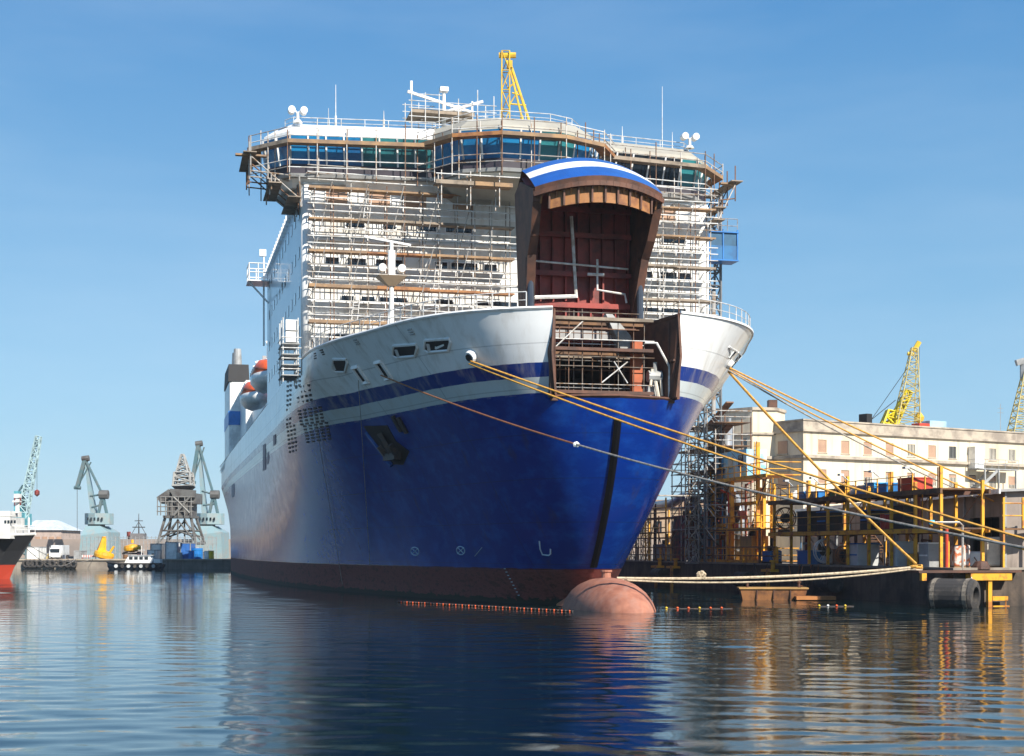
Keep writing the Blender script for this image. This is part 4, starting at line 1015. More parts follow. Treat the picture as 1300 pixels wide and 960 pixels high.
# yellow crane tower with cabin on the quay
t = thing('yellow_access_tower', 'tall yellow steel tower with railed decks and blue-white cabin, right of the hull', 'access tower', (22.6,at_y(955,22),QZ), SHIP)
ya, yb = at_y(905,22.2), at_y(984,22.2)
def colm(px, z1, v=22, mat=YEL, w=.16, z0=QZ):
    y = at_y(px, v); mb = MB(); mb.box(v-w,v+w,y-w,y+w,z0,z1); mb.build('column', mat, t, SHIP)
colm(929,9.2); colm(962,12,22.3,YEL,.14); colm(905,9.2); colm(966,8.5,24,YEL,.2); colm(970,9,22.4,YEL,.12); colm(981,8,24,YEL,.12); colm(917,7.5,24,STEEL,.12); colm(948,9,24.5,STEEL,.12)
for (a, b, z, v0, v1) in ((885,978,9.2,21.7,24.6),(915,972,5.0,21.6,24.4),(898,975,QZ+.25,21.4,24.6),(897,960,7.2,23,24.6)):
    y0, y1 = sorted((at_y(a,22), at_y(b,22)))
    mb = MB(); mb.box(v0,v1,y0,y1,z,z+.09); mb.box(v0-.08,v0,y0-.05,y1+.05,z-.16,z+.12); mb.build('deck', YEL, t, SHIP)
    n = max(2, int((y1-y0)/1.3))
    for dz in (.5, 1.05):
        mb = MB(); mb.tube((v0,y0,z+dz),(v0,y1,z+dz),.04,5); mb.tube((v0,y0,z+dz),(v1,y0,z+dz),.04,5); mb.build('guard_rail', YEL, t, SHIP)
    for k in range(n+1):
        mb = MB(); y = y0+(y1-y0)*k/n; mb.tube((v0,y,z),(v0,y,z+1.05),.04,5); mb.build('stanchion', YEL, t, SHIP)
y0, y1 = sorted((at_y(909,22.3), at_y(949,22.3)))
mb = MB(); mb.box(22.2,24,y0,y1,9.3,11.6); cb = mb.build('cabin', M('pale_blue_cabin',(.18,.45,.66),.5,c2=(.55,.58,.55),sc=.8), t, SHIP)
for k in range(3):
    mb = MB(); yy = y0+.7+k*(y1-y0)/3.2; mb.box(22.12,22.2,yy,yy+.9,10.2,11.2); mb.build('window', M('cabin_pane',(.5,.45,.36),.4) if k % 2 else GLASSD, cb, SHIP)
for a in ((20.9,at_y(962,22),5.0,12.0),(21.4,at_y(975,22),QZ,9.0)):
    mb = MB()
    for s in (-.25,.25): mb.tube((a[0]+.9,a[1]+s,a[2]),(a[0]+.9,a[1]+s,a[3]),.045,4)
    for k in range(int((a[3]-a[2])/.35)): mb.tube((a[0]+.9,a[1]-.25,a[2]+k*.35),(a[0]+.9,a[1]+.25,a[2]+k*.35),.025,4)
    mb.build('ladder', YEL, t, SHIP)
for (p, q) in (((940,QZ),(975,9)),((905,5),(929,9))):
    mb = MB(); mb.tube((21.9,at_y(p[0],22),p[1]),(21.9,at_y(q[0],22),q[1]),.05,4); mb.build('brace', STEELR, t, SHIP)
# ventilation ducts of galvanised sheet
t = thing('ventilation_duct', 'silver bent ventilation duct rising beside the yellow tower', 'duct', (24.5,at_y(935,24.5),QZ), SHIP)
y = at_y(940,24.6); DUCT = M('galvanised_duct',(.42,.44,.45),.35,.5,c2=(.28,.30,.32),sc=1)
mb = MB(); mb.path([(24.6,y,QZ),(24.6,y,6.2),(24.6,y+.6,7.3),(24.6,y+2.6,8.6),(24.6,y+3.2,9.6),(24.6,y+3.2,14.5)],.5,14); mb.build('pipe', DUCT, t, SHIP, smooth=True)
for z in (3.2,4.6,6.0):
    mb = MB(); mb.tube((24.6,y,z),(24.6,y,z+.12),.58,14); mb.build('flange', GREYP, t, SHIP)
t = thing('ventilation_duct', 'pale horizontal duct with elbow under the flare of the hull', 'duct', (22,at_y(860,22),QZ), SHIP)
y = at_y(858,22.5); mb = MB(); mb.path([(22.5,y+6,7.6),(22.5,y+1,7.7),(22.6,y-1.5,8.2),(22.8,y-3.8,8.1),(22.9,y-4.8,7.0),(22.9,y-4.8,5.2)],.42,12); mb.build('pipe', DUCT, t, SHIP, smooth=True)
mb = MB(); mb.tube((22.5,y+6,QZ),(22.5,y+6,7.4),.16,6); mb.tube((22.9,y-4.8,QZ),(22.9,y-4.8,5.3),.3,8); mb.build('support', DARKM, t, SHIP)
for k, px in enumerate((918,922,926)):
    y = at_y(px,25); mb = MB(); mb.tube((25,y,QZ),(25,y,13.5+k*.8),.16,8); mb.tube((25,y,6),(25,y,6.15),.22,8); mb.tube((25,y,10),(25,y,10.15),.22,8); mb.build('vent_pipe', DUCT, frame=SHIP, label=('shortest of the three grey vertical vent pipes behind the yellow tower','middle one of the three grey vertical vent pipes','tallest of the three grey vertical vent pipes behind the yellow tower')[k], cat='pipe', group='grey vertical vent pipes')

# dark access tower and passenger hoist beside the ship
t = thing('scaffold_tower', 'dark lattice scaffold stair tower between quay and ship side', 'scaffold tower', (21.6,13,QZ), SHIP)
for x in (21.3,22.9,24.5):
    for y in (15,17,19,21,23.5,26):
        mb = MB(); mb.tube((x,y,QZ),(x,y,14+random.uniform(-1.5,2)),.06,5); mb.build('post', STEELR if random.random()<.5 else STEEL, t, SHIP)
for z in [QZ+2+2*k for k in range(6)]:
    mb = MB(); mb.box(21.3,24.5,15,26,z,z+.07); mb.build('deck', BROWN, t, SHIP)
    for y in (15,26):
        mb = MB(); mb.tube((21.2,y,z+1),(24.6,y,z+1),.05,5); mb.tube((21.2,y,z+.5),(24.6,y,z+.5),.04,5); mb.build('guard_rail', STEEL, t, SHIP)
    mb = MB(); mb.tube((21.2,15,z+1),(21.2,26,z+1),.05,5); mb.tube((21.2,15,z),(21.2,19,z+2),.05,4); mb.tube((21.2,22,z+2),(21.2,26,z),.05,4); mb.build('brace', STEEL, t, SHIP)
    mb = MB(); s = 1 if int(z) % 2 else -1; mb.bar((23.6,20.5-3*s,z),(23.6,20.5+3*s,z+2),.7,.12); mb.build('stair_flight', STEELR, t, SHIP)
t = thing('passenger_hoist', 'tall lattice hoist mast with a blue cabin beside the right bridge wing', 'hoist', (21.9,17,QZ), SHIP)
yh = at_y(901,21.9)
mb = MB(); mb.lattice((21.9,yh,QZ),(21.9,yh,31.5),1.5,1.5,22,.07,side=(1,0,0)); mb.build('mast', M('dark_grey_lattice',(.13,.14,.15),.6), t, SHIP)
mb = MB(); mb.lattice((20.5,yh+.6,QZ),(20.5,yh+.6,33.5),.9,.9,30,.04,side=(1,0,0)); mb.build('secondary_mast', STEEL, t, SHIP)
mb = MB(); mb.tube((22.9,yh,QZ),(22.9,yh,34.5),.12,6); mb.tube((21.9,yh-.9,15),(21.9,yh-.9,25.6),.2,8); mb.build('guide_pole', STEEL, t, SHIP)
for z in (8,14,20,26,30):
    mb = MB(); mb.tube((21.9,yh,z),(15.2,yh,z),.07,5); mb.tube((21.9,yh+1,z),(15.2,yh+1,z+.1),.05,5); mb.build('wall_tie', STEEL, t, SHIP)
NET = M('blue_mesh_panel',(.012,.13,.30),.6,c2=(.01,.08,.20),sc=.9)
mb = MB(); mb.box(20.9,23.5,yh-2.4,yh-.8,28.1,29.3); mb.build('cabin_lower_panel', NET, t, SHIP)
mb = MB(); mb.box(20.95,23.45,yh-2.35,yh-.8,29.3,30.4); mb.build('cabin_mesh', M('dark_mesh',(.03,.11,.20),.7), t, SHIP)
mb = MB()
for x in (20.9,22.2,23.5): mb.box(x-.05,x+.05,yh-2.45,yh-2.35,28.1,30.7)
mb.box(20.8,23.6,yh-2.5,yh-.7,30.4,30.5); mb.box(20.8,23.6,yh-2.5,yh-.7,28.0,28.1); mb.build('cabin_frame', BLUEC, t, SHIP)
mb = MB()
for x in (20.9,21.8,22.6,23.5): mb.tube((x,yh-2.4,30.5),(x,yh-2.4,31.6),.035,4)
mb.tube((20.9,yh-2.4,31.6),(23.5,yh-2.4,31.6),.035,4); mb.tube((20.9,yh-2.4,31.0),(23.5,yh-2.4,31.0),.03,4); mb.build('roof_rail', STEEL, t, SHIP)

# rusty scaffold, pipe rack and cables crowded between tower and hull
t = thing('rusty_scaffold', 'rusty orange brown scaffold bay under the hull flare left of the dark tower', 'scaffolding', (22.6,32,QZ), SHIP)
for x in (21.4,23.8):
    for k, y in enumerate((28,31,34,37,40)):
        mb = MB(); mb.tube((x,y,QZ),(x,y,8.2-(k*.5)),.09,5); mb.build('post', YEL if (k+int(x)) % 2 else RUST, t, SHIP)
for z in (4.4,6.3):
    mb = MB(); mb.box(21.3,24,27.6,40.4,z,z+.09); mb.build('deck', RUST, t, SHIP)
    for dz in (.5,1.0): mb = MB(); mb.tube((21.3,27.6,z+dz),(21.3,40.4,z+dz),.05,4); mb.build('guard_rail', (STEELR,YEL)[dz > .8], t, SHIP)
for a, b in ((28,31),(34,31),(37,40)): mb = MB(); mb.tube((21.35,a,QZ),(21.35,b,6.3),.05,4); mb.build('brace', STEELR, t, SHIP)
PCOL = [DUCT, RUST, REDC, STEEL, DARKM, YEL, M('blue_pipe',(.03,.18,.38),.5), M('faded_red_pipe',(.36,.10,.07),.6)]
t = thing('pipe_rack', 'crowded rack of grey, rusty and red upright pipes beside the yellow tower', 'pipe rack', (23,5,QZ), SHIP)
for k in range(34):
    y = at_y(random.uniform(866,925), 22); v = 22+random.random()*3; h = random.uniform(2.5,9.5)
    mb = MB(); mb.path([(v,y,QZ),(v,y,QZ+h),(v+random.choice((-.7,.7)),y+.1,QZ+h+.3)], random.choice((.07,.1,.16)), 6); mb.build('pipe', random.choice(PCOL), t, SHIP)
for k in range(16):
    z = random.uniform(3.2,10); y0, y1 = at_y(925,22), at_y(868,22); mb = MB(); mb.tube((21.9+random.random(),y0+random.random()*4,z),(21.9+random.random(),y1-random.random()*4,z),random.choice((.05,.08,.12)),5); mb.build('cross_pipe', random.choice(PCOL), t, SHIP)
for k in range(12):
    y = at_y(random.uniform(868,985), 22); z = random.uniform(3.0,8); s = random.uniform(.3,.7); mb = MB(); mb.box(22,22+s,y-s/2,y+s/2,z,z+s*1.2); mb.build('junction_box', random.choice(PCOL), t, SHIP)
CABL = ('black cable drooping between the dark tower and yellow tower','thin black cable swagged from the hoist mast to the gantry left end','black cable looping under the yellow tower deck','black cable drooping over the left of the gantry top')
for k, (a, b) in enumerate((((21.5,at_y(880,21.5),12),(21.8,at_y(929,21.8),9.2)),((21.5,at_y(905,21.5),14),(21.6,at_y(1000,21.6),8.2)),((21.7,at_y(915,21.7),9),(21.7,at_y(975,21.7),8.6)),((21.4,at_y(985,21.4),8.3),(21.4,at_y(1075,21.4),8.2)))):
    mb = MB(); mb.path([SHIP @ p for p in sagline(a, b, 1.3)], .035, 4); mb.build('cable', DARKM, label=CABL[k], cat='cable')
t = thing('gantry_fittings', 'rusty vertical pipes and lamps lining the back of the yellow gantry', 'pipework', (24.4,-9,QZ), SHIP)
for k in range(26):
    y = YS[0]+random.random()*(YS[-1]-YS[0]); h = random.uniform(1.0,4.8); z = random.choice((QZ,QZ,4.7)); v = random.uniform(22.2,24.2); h = min(h, 6.9-z)
    mb = MB(); mb.path([(v,y,z),(v,y,z+h),(v-.3,y+.5,z+h)], random.choice((.05,.08,.12)), 5); mb.build('pipe', random.choice(PCOL), t, SHIP)
for k in range(5):
    y = YS[1]+k*4.6; mb = MB(); mb.tube((21.4,y,8.1),(20.9,y,8.5),.04,4); mb.box(20.7,21.0,y-.2,y+.2,8.42,8.56); mb.build('lamp', MESHW, t, SHIP)

# low dark plant and railings on the quay seen under the hull flare
for k, (px, v, w, d, h, mt, nm, ct, lb) in enumerate(((872,22.3,1.6,3.0,4.3,M('red_machinery',(.32,.05,.03),.6,c2=(.06,.03,.03),sc=1.4,lo=.4,hi=.55),'compressor_unit','compressor','rusty red compressor unit under the hull flare'),(893,23,1.6,3.4,3.2,DARKM,'compressor_unit','compressor','black compressor unit right of the red one'),(846,22.5,1.4,4,1.7,GREYP,'compressor_unit','compressor','low grey compressor unit left of the red one'),(910,22.6,1.4,1.6,3.6,M('blue_grey_unit',(.10,.22,.34),.5),'compressor_unit','compressor','blue grey cabinet unit at the left foot of the yellow tower'),(957,22.6,1.5,2.6,2.3,M('yellow_tank',(.60,.36,.08),.5),'compressor_unit','compressor','yellow box unit at the foot of the yellow tower'),(980,21.9,1.0,1.6,1.1,BLUEC,'compressor_unit','compressor','small blue unit right of the yellow tower'))):
    y = at_y(px, v); t = thing(nm, lb, ct, (v,y,QZ), SHIP)
    mb = MB(); mb.box(v-w/2,v+w/2,y-d/2,y+d/2,QZ+.25,QZ+h); hb_ = mb.build('housing', mt, t, SHIP, bev=.06)
    for j in range(5):
        mb = MB(); mb.box(v-w/2+.15,v+w/2-.15,y-d/2-.06,y-d/2,QZ+.5+j*.2,QZ+.58+j*.2); mb.build('grille_bar', STEEL, hb_, SHIP)
    mb = MB(); mb.tube((v,y,QZ+h),(v,y,QZ+h+1.0),.16,8); mb.tube((v-.4,y-.6,QZ+h),(v-.4,y-.6,QZ+h+.4),.25,8); mb.build('exhaust', DARKM, t, SHIP)
    mb = MB(); mb.box(v-w/2,v-w/2+.2,y-d/2,y+d/2,QZ+.03,QZ+.25); mb.box(v+w/2-.2,v+w/2,y-d/2,y+d/2,QZ+.03,QZ+.25); mb.build('skid', BLACK, t, SHIP)
t = thing('quay_railing', 'railing with orange posts along the quay edge under the hull flare', 'railing', (21.3,35,QZ), SHIP)
for k in range(18):
    y = 2+k*3.4; mb = MB(); mb.box(21.2,21.36,y-.08,y+.08,QZ,QZ+2.9 if k % 2 else QZ+1.4); mb.build('post', YEL if k % 3 != 1 else STEELR, t, SHIP)
for z in (.7,1.4,2.8):
    mb = MB(); mb.tube((21.25,2,QZ+z),(21.25,60,QZ+z),.05,5); mb.build('rail', STEELR if z < 2 else BROWN, t, SHIP)
for k,(px,lb) in enumerate(((805,'thin lattice light mast seen under the hull flare'),(820,'second thin lattice light mast nearer the compressors'))):
    v=24; y = at_y(px,v); t = thing('lattice_mast', lb, 'mast', (v,y,QZ), SHIP)
    mb = MB(); mb.lattice((v,y,QZ),(v,y,9.5+k),.8,.8,8,.05,side=(1,0,0)); mb.build('tower', DARKM, t, SHIP)
    mb = MB(); mb.tube((v-.7,y,9.5+k),(v+.7,y,9.5+k),.07,5); mb.build('crossarm', DARKM, t, SHIP)
# clutter of pipes and valves along the wall edge
for k, px in enumerate((777,786,796,808,824,838,852,866,880,892)):
    v = 21.7; y = at_y(px, v); hh = (1.6,2.2,1.2,2.8,1.8,1.3,2.4,3.0,2.0,1.5)[k]
    t = thing('valve_stand', f"{('short','slim','bent','tall','rusty','stub','grey','twin','squat','last')[k]} valve stand on the quay edge, {('first','second','third','fourth','fifth','sixth','seventh','eighth','ninth','tenth')[k]} from the left under the hull", 'valve', (v,y,QZ), SHIP, 'valve stands under the hull flare')
    mb = MB(); mb.tube((v,y,QZ),(v,y,QZ+hh),.09,6); mb.tube((v,y,QZ+hh*.6),(v+.5,y+.8,QZ+hh*.6),.08,6); mb.build('riser', (STEEL,YEL,STEELR,MESHW,RUST)[k % 5], t, SHIP)
    mb = MB(); mb.path([(v+.22*math.cos(a),y+.22*math.sin(a),QZ+hh) for a in [i*math.pi/5 for i in range(11)]],.035,4); mb.build('handwheel', (REDC,DARKM,YEL)[k % 3], t, SHIP)

# bollard frames, fenders and barge along the wall
def bollard_frame(px, v, lb):
    y = at_y(px, v); t = thing('bollard_frame', lb, 'bollard frame', (v,y,0), SHIP, 'yellow bollard frames on the quay wall')
    mb = MB(); mb.box(v-.5,v-.3,y-.15,y+.15,0,1.9); mb.build('leg', YEL, t, SHIP)
    mb = MB(); mb.box(v-.6,v+.4,y-.9,y+.9,1.65,1.85); mb.build('beam', YEL, t, SHIP)
    mb = MB(); mb.tube((v-.2,y-.5,1.85),(v-.2,y-.5,2.5),.18,8); mb.tube((v-.2,y-.5,2.4),(v-.2,y-.5,2.55),.28,8); mb.build('bollard', YEL, t, SHIP)
    return t
for px, lb in ((838,'yellow bollard frame farthest left on the quay wall under the hull'),(858,'yellow bollard frame second from the left on the wall'),(981,'yellow bollard frame above the rusty barge')): bollard_frame(px, 20.9, lb)
FND = SHIP @ Vector((20.4,-24.5,0))
t = thing('mooring_dolphin', 'yellow steel mooring bracket with chain at the near quay corner', 'mooring bracket', (22.2,-25,0), SHIP)
mb = MB(); mb.box(22.9,23.15,-25.2,-24.95,-.5,1.9); mb.build('leg', YEL, t, SHIP)
mb = MB(); mb.box(21.7,24.4,-25.3,-24.7,1.55,1.95); mb.build('beam', YEL, t, SHIP)
mb = MB(); mb.box(18.4,25.1,-25.2,-23.8,2.0,2.14); mb.build('deck_plate', RUST, t, SHIP)
mb = MB(); mb.box(23.2,24.2,-25.2,-25.0,.35,.6); mb.box(23.2,24.3,-25.2,-25.05,-.05,.05); mb.tube((24.1,-25.1,.0),(24.1,-25.1,.5),.04,5); mb.build('step', YEL, t, SHIP)
mb = MB(); mb.box(18.6,18.9,-25.2,-24.9,1.55,1.98); mb.build('end_bracket', YEL, t, SHIP)
mb = MB()
for i in range(9):
    c = Vector((21.7-i*.11,-25.35,1.6-i*.17)); mb.path([c+Vector((math.cos(a)*.09*(1 if i % 2 else .3), math.cos(a)*.09*(.3 if i % 2 else 1), math.sin(a)*.13)) for a in [j*math.pi/4 for j in range(9)]], .03, 4)
mb.build('chain', STEELW, t, SHIP)
mb = MB(); mb.lathe([(.01,.5),(.35,.45),(.5,.2),(.55,0),(.01,0)],(22.9,-24.4,2.2),12); mb.build('bollard', RUST, t, SHIP)
t = thing('cylindrical_fender', 'big worn hollow rubber fender lying in the water at the quay corner', 'fender', (19.6,-25.2,0), SHIP)
rings = []; 
for (r, y) in ((.82,-2.4),(.95,-2.2),(.95,.9),(.88,1.1),(.5,1.1),(.46,.9),(.46,-2.2),(.5,-2.4)):
    rings.append([(20.75+r*math.cos(a)+.0, -24.6-y*-1*0 - 0, 0) for a in [0]])
mb = MB(); Mx = Matrix.Rotation(R(90),4,'Y') @ Matrix.Rotation(R(50),4,'X')
prof = [(.5,-1.35),(.86,-1.3),(.96,-1.15),(.96,1.15),(.88,1.3),(.5,1.35)]
n = 24; rg = [[(Mx @ Vector((r*math.cos(2*math.pi*i/n), r*math.sin(2*math.pi*i/n), z)))+Vector((20.1,-26.1,.72)) for i in range(n)] for r, z in prof+[(.46,1.1),(.46,-1.1)]]
mb.loft(rg+[rg[0]], cap=False); mb.build('rubber_body', RUBBER, t, SHIP, smooth=False)
for s in (.95,-.95):
    mb = MB(); rr = [[(Mx @ Vector((r*math.cos(2*math.pi*i/n), r*math.sin(2*math.pi*i/n), s+z)))+Vector((20.1,-26.1,.72)) for i in range(n)] for r, z in ((.97,-.12),(.99,-.12),(.99,.12),(.97,.12))]
    mb.loft(rr+[rr[0]], cap=False); mb.build('worn_band', M('barnacled_band',(.22,.19,.15),.95,c2=(.08,.07,.06),sc=4), t, SHIP)
BG = Matrix.Translation((17.4, 100, 0)) @ Matrix.Rotation(R(-4), 4, 'Z')
t = thing('work_barge', 'small rusty orange brown flat barge moored in front of the quay wall', 'barge', (0,0,0), BG)
mb = MB(); mb.loft([[(-1.95,-.7,-.3),(1.95,-.7,-.3),(1.95,.7,-.3),(-1.95,.7,-.3)],[(-2.2,-.9,.74),(2.2,-.9,.74),(2.2,.9,.74),(-2.2,.9,.74)]]); mb.build('hull', M('barge_rust',(.30,.13,.045),.7,c2=(.14,.06,.025),sc=1.4,streak=(.08,.04,.02)), t, BG)
mb = MB(); mb.box(-2.28,2.28,-.98,.98,.74,.84); mb.build('deck_edge', M('barge_edge',(.45,.27,.09),.7), t, BG)
for x in (-1.7,1.7):
    mb = MB(); mb.tube((x,-.4,.84),(x,-.4,1.2),.09,8); mb.tube((x,-.4,1.16),(x,-.4,1.24),.15,8); mb.build('bitt', RUST, t, BG)
for x in (-1.1,0,1.1):
    mb = MB(); mb.box(x-.03,x+.03,-.93,-.80,.1,.74); mb.build('rubbing_strake', RUST, t, BG)
mb = MB(); mb.path([(19.2,99,.95),(19.5,102,.9),(20.4,105,2.2)],.035,5); mb.build('barge_line', ROPEB, label='short brown line from the barge to the quay wall', cat='rope')
t = thing('work_float', 'small orange wooden float in the water right of the barge', 'float', P(1030,760,100), I4)
p = P(1034,762,99); mb = MB(); mb.box(p.x-1.3,p.x+1.3,p.y-.6,p.y+.6,.05,.28); mb.build('deck', M('orange_boards',(.42,.17,.05),.8), t)
mb = MB(); mb.box(p.x-1.2,p.x+1.2,p.y-.3,p.y-.1,-.2,.05); mb.box(p.x-1.2,p.x+1.2,p.y+.1,p.y+.3,-.2,.05); mb.build('pontoon', DARKM, t)
for k,(px,lb) in enumerate(((838,'round dark fender under the left bollard frames'),(945,'dark fender hanging behind the left end of the barge'),(1052,'dark fender in shade on the quay wall right of the barge'))):
    y = at_y(px,20.4); t = thing('wall_fender', lb, 'fender', (20.4,y,.6), SHIP, 'dark fenders on the quay wall')
    mb = MB(); mb.tube((20.35,y-1.2,1.0),(20.35,y+1.2,1.0),.6,16); mb.build('rubber_body', RUBBER, t, SHIP)
    mb = MB(); mb.tube((20.35,y-1.0,1.5),(20.9,y-1.0,2.2),.03,4); mb.tube((20.35,y+1.0,1.5),(20.9,y+1.0,2.2),.03,4); mb.build('chain', RUST, t, SHIP)

# ---------------------------------------------------------------- long shed
a, b = Vector((31.2,80)), Vector((27.0,139)); d = (b-a).normalized(); ang = math.atan2(d.y, d.x)
SHED = Matrix.Translation((a.x,a.y,0)) @ Matrix.Rotation(ang, 4, 'Z')     # x along the wall (away), y negative = inland
Ls = (b-a).length
a2 = SHED.inverted() @ (SHIP @ Vector((22,-24,0)))
sh = thing('quay_shed', 'long low brown quay shed with pale roof edge and dark openings', 'shed', (Ls/2,-6,QZ), SHED)
x0s = 12
bays = [x0s+i*(Ls-x0s)/7 for i in range(8)]
for i in range(7):
    u0, u1 = bays[i], bays[i+1]; mb = MB()
    mb.box(u0,u1,-.25,0,5.4,6.9)
    if i == 0: mb.box(u0,u0+1.0,-.25,0,QZ,5.4); mb.box(u1-.8,u1,-.25,0,QZ,5.4)
    else: mb.box(u0,u1,-.25,0,QZ,5.4)
    mb.build('wall_bay', CORR, sh, SHED)
    mb = MB(); mb.box(u0-.1,u0+.1,-.02,.1,QZ,6.9); mb.build('pilaster', GREYP, sh, SHED)
for i in (0,):
    mb = MB(); mb.box(bays[i]+1.0,bays[i+1]-.8,-1.6,-1.5,QZ,5.4); mb.build('doorway_back', BLACK, sh, SHED)
mb = MB(); mb.loft([[(x0s-.4,.5,6.9),(x0s-.4,-14,7.4),(x0s-.4,-14,7.6),(x0s-.4,.5,7.06)],[(Ls+.4,.5,6.9),(Ls+.4,-14,7.4),(Ls+.4,-14,7.6),(Ls+.4,.5,7.06)]]); mb.build('roof', M('grey_sheet_roof',(.34,.34,.33),.5,c2=(.24,.23,.22)), sh, SHED)
mb = MB(); mb.box(x0s-.45,Ls+.45,.5,.62,6.78,7.08); mb.build('gutter', SWHITE, sh, SHED)
mb = MB(); mb.box(x0s,x0s+.2,-14,-.25,QZ,6.9); mb.box(Ls-.2,Ls,-14,-.25,QZ,7.3); mb.box(x0s,Ls,-14,-13.8,QZ,7.4); mb.build('back_wall', CORR, sh, SHED)
for k,u in enumerate((30,44,55)):
    mb = MB(); mb.box(u,u+3,.0,.08,4.6,5.6); mb.build('window', GLASSD, sh, SHED)
# stacked goods on the quay to the right
for k,(px,w,h,mt,nm,lb,ct) in enumerate(((1222,1.0,1.5,M('orange_pallet_goods',(.55,.16,.06),.7,c2=(.6,.55,.5),sc=3,lo=.45,hi=.5),'pallet_stack','low stack of red and white goods on the quay at the right','pallet'),(1240,1.1,1.1,MESHW,'pallet_stack','low white stack beside the red and white goods','pallet'),(1262,.9,2.0,CREAM,'sack_pile','tall cream bale on the quay right of the stacks','bale'),(1274,.8,2.0,M('tan_bale',(.40,.33,.25),.9),'sack_pile','tan bale right of the tall cream bale','bale'),(1290,1.4,1.9,BLUEC,'barrier_stack','stack of blue barriers at the right edge of the picture','barrier'))):
    v = 24.4+k*.9; 
    D = 92+k*.4; p = P(px,720,D); t = thing(nm, lb, ct, (p.x,D,QZ), I4)
    mb = MB(); mb.box(p.x-w/2,p.x+w/2,D,D+w,QZ+.18,QZ+h)
    if ct != 'barrier': mb.build('load', mt, t, bev=.12)
    else:
        for j in range(6):
            m2 = MB(); x = p.x-w/2+j*w/5; m2.tube((x,D,QZ),(x+.25,D+.3,QZ+h),.05,5); m2.build('barrier_leg', mt, t)
        m2 = MB(); m2.tube((p.x-w/2,D,QZ+h*.9),(p.x+w/2+.2,D+.2,QZ+h*.9),.05,5); m2.tube((p.x-w/2,D,QZ+h*.4),(p.x+w/2+.2,D+.2,QZ+h*.4),.05,5); m2.build('cross_rail', mt, t)
    mb = MB(); mb.box(p.x-w/2,p.x+w/2,D,D+w,QZ+.035,QZ+.17); mb.build('pallet', PLANK, t)
t = thing('standpipe', 'grey standpipe arching over with a blue nozzle beside the red post', 'standpipe', P(1205,720,90), I4)
p = P(1222,720,90); mb = MB(); mb.path([(p.x-1.7,90,5.0),(p.x-.2,90,5.0),(p.x,90,4.8),(p.x,90,QZ)],.07,6); mb.build('pipe', STEEL, t)
mb = MB(); mb.tube((p.x-2.0,90,5.0),(p.x-1.7,90,5.0),.14,8); mb.build('nozzle', M('cyan_nozzle',(.02,.45,.7),.4), t)
mb = MB(); mb.tube((p.x-.9,90.2,QZ),(p.x-.9,90.2,4.6),.11,8); mb.build('red_post', REDC, t)
mb = MB(); q = P(1290,722,95); mb.box(q.x-4,q.x+2.5,94,95.5,QZ+.05,QZ+.4); mb.box(q.x-4.2,q.x+2.7,93.9,95.6,QZ+.4,QZ+.46); mb.build('tarpaulin_stack', M('blue_grey_tarp',(.05,.07,.10),.6), label='low stack under blue grey tarpaulin on the right quay', cat='stack')

# ---------------------------------------------------------------- big plastered building
BLD = Matrix.Translation((29.2,150,0)) @ Matrix.Rotation(math.atan2(.53,.85), 4, 'Z')
bl = thing('harbour_building', 'long cream plastered three-storey harbour building with stained ledges', 'building', (30,8,QZ), BLD)
LB = 78
WX = [1.0+3.17*k+1.0 for k in range(24)]
mb = MB(); mb.box(0,LB,.25,14,QZ,15.2); mb.build('wall', PLASTER, bl, BLD)
# facade skin made of piers and bands so windows sit in real recesses
rowsz = [(13.15,14.45),(10.05,11.45),(6.8,8.2),(3.6,5.0)]
edges = [QZ]+[z for r in rowsz[::-1] for z in r]+[15.2]
mb = MB()
for i in range(0, len(edges), 2): mb.box(0,LB,0,.25,edges[i],edges[i+1])
for (z0,z1) in rowsz:
    prev = 0
    for x in WX: mb.box(prev,x,0,.25,z0,z1); prev = x+1.15
    mb.box(prev,LB,0,.25,z0,z1)
mb.build('facade', PLASTER, bl, BLD)
mb = MB(); mb.box(-.25,LB,-.28,14,15.2,15.45); mb.box(-.02,LB,-.02,14,15.45,16.3); mb.box(-.12,LB,-.12,14.1,16.3,16.45); mb.build('parapet', LEDGE, bl, BLD)
mb = MB(); mb.box(-.35,LB,-.38,14,12.55,12.85); mb.build('ledge', LEDGE, bl, BLD)
mb = MB(); mb.box(0,LB,.0,13.9,16.0,16.02); mb.build('roof', CONC, bl, BLD)
shc = [1,1,1,1,2,1,3,0,2,2,1,1]
for ri, (z0,z1) in enumerate(rowsz):
    for k, x in enumerate(WX[:16]):
        st = shc[k % 12] if ri == 0 else (4 if k > 1 else 1) if ri == 1 else random.choice((1,4,4,2))
        mb = MB(); mb.box(x-.08,x+1.23,-.07,-.0,z0-.12,z0-.02)
        f = mb.build('window', LEDGE, bl, BLD)
        mb = MB(); mb.box(x,x+1.15,.16,.24,z0,z1); mb.build('pane', GLASSD, f, BLD)
        if st in (1,4):
            mb = MB(); zb = z0 if st == 1 else z0+(z1-z0)*random.choice((.35,.55,.75)); 
            nsl = int((z1-zb)/.09)
            for j in range(nsl): mb.box(x+.02,x+1.13,.04+.01*(j%2),.1+.01*(j%2),zb+j*.09,zb+j*.09+.088)
            mb.build('shutter', SHUT, f, BLD)
        if st in (2,4,3):
            mb = MB()
            for j in range(5): mb.box(x+.08+j*.22,x+.16+j*.22,.03,.1,z0+.02,z1-.02 if st != 4 else zb)
            mb.box(x,x+1.15,.03,.12,z0+.02,z0+.08); mb.build('glazing_bar', SHUTG if st == 3 else CREAM, f, BLD)
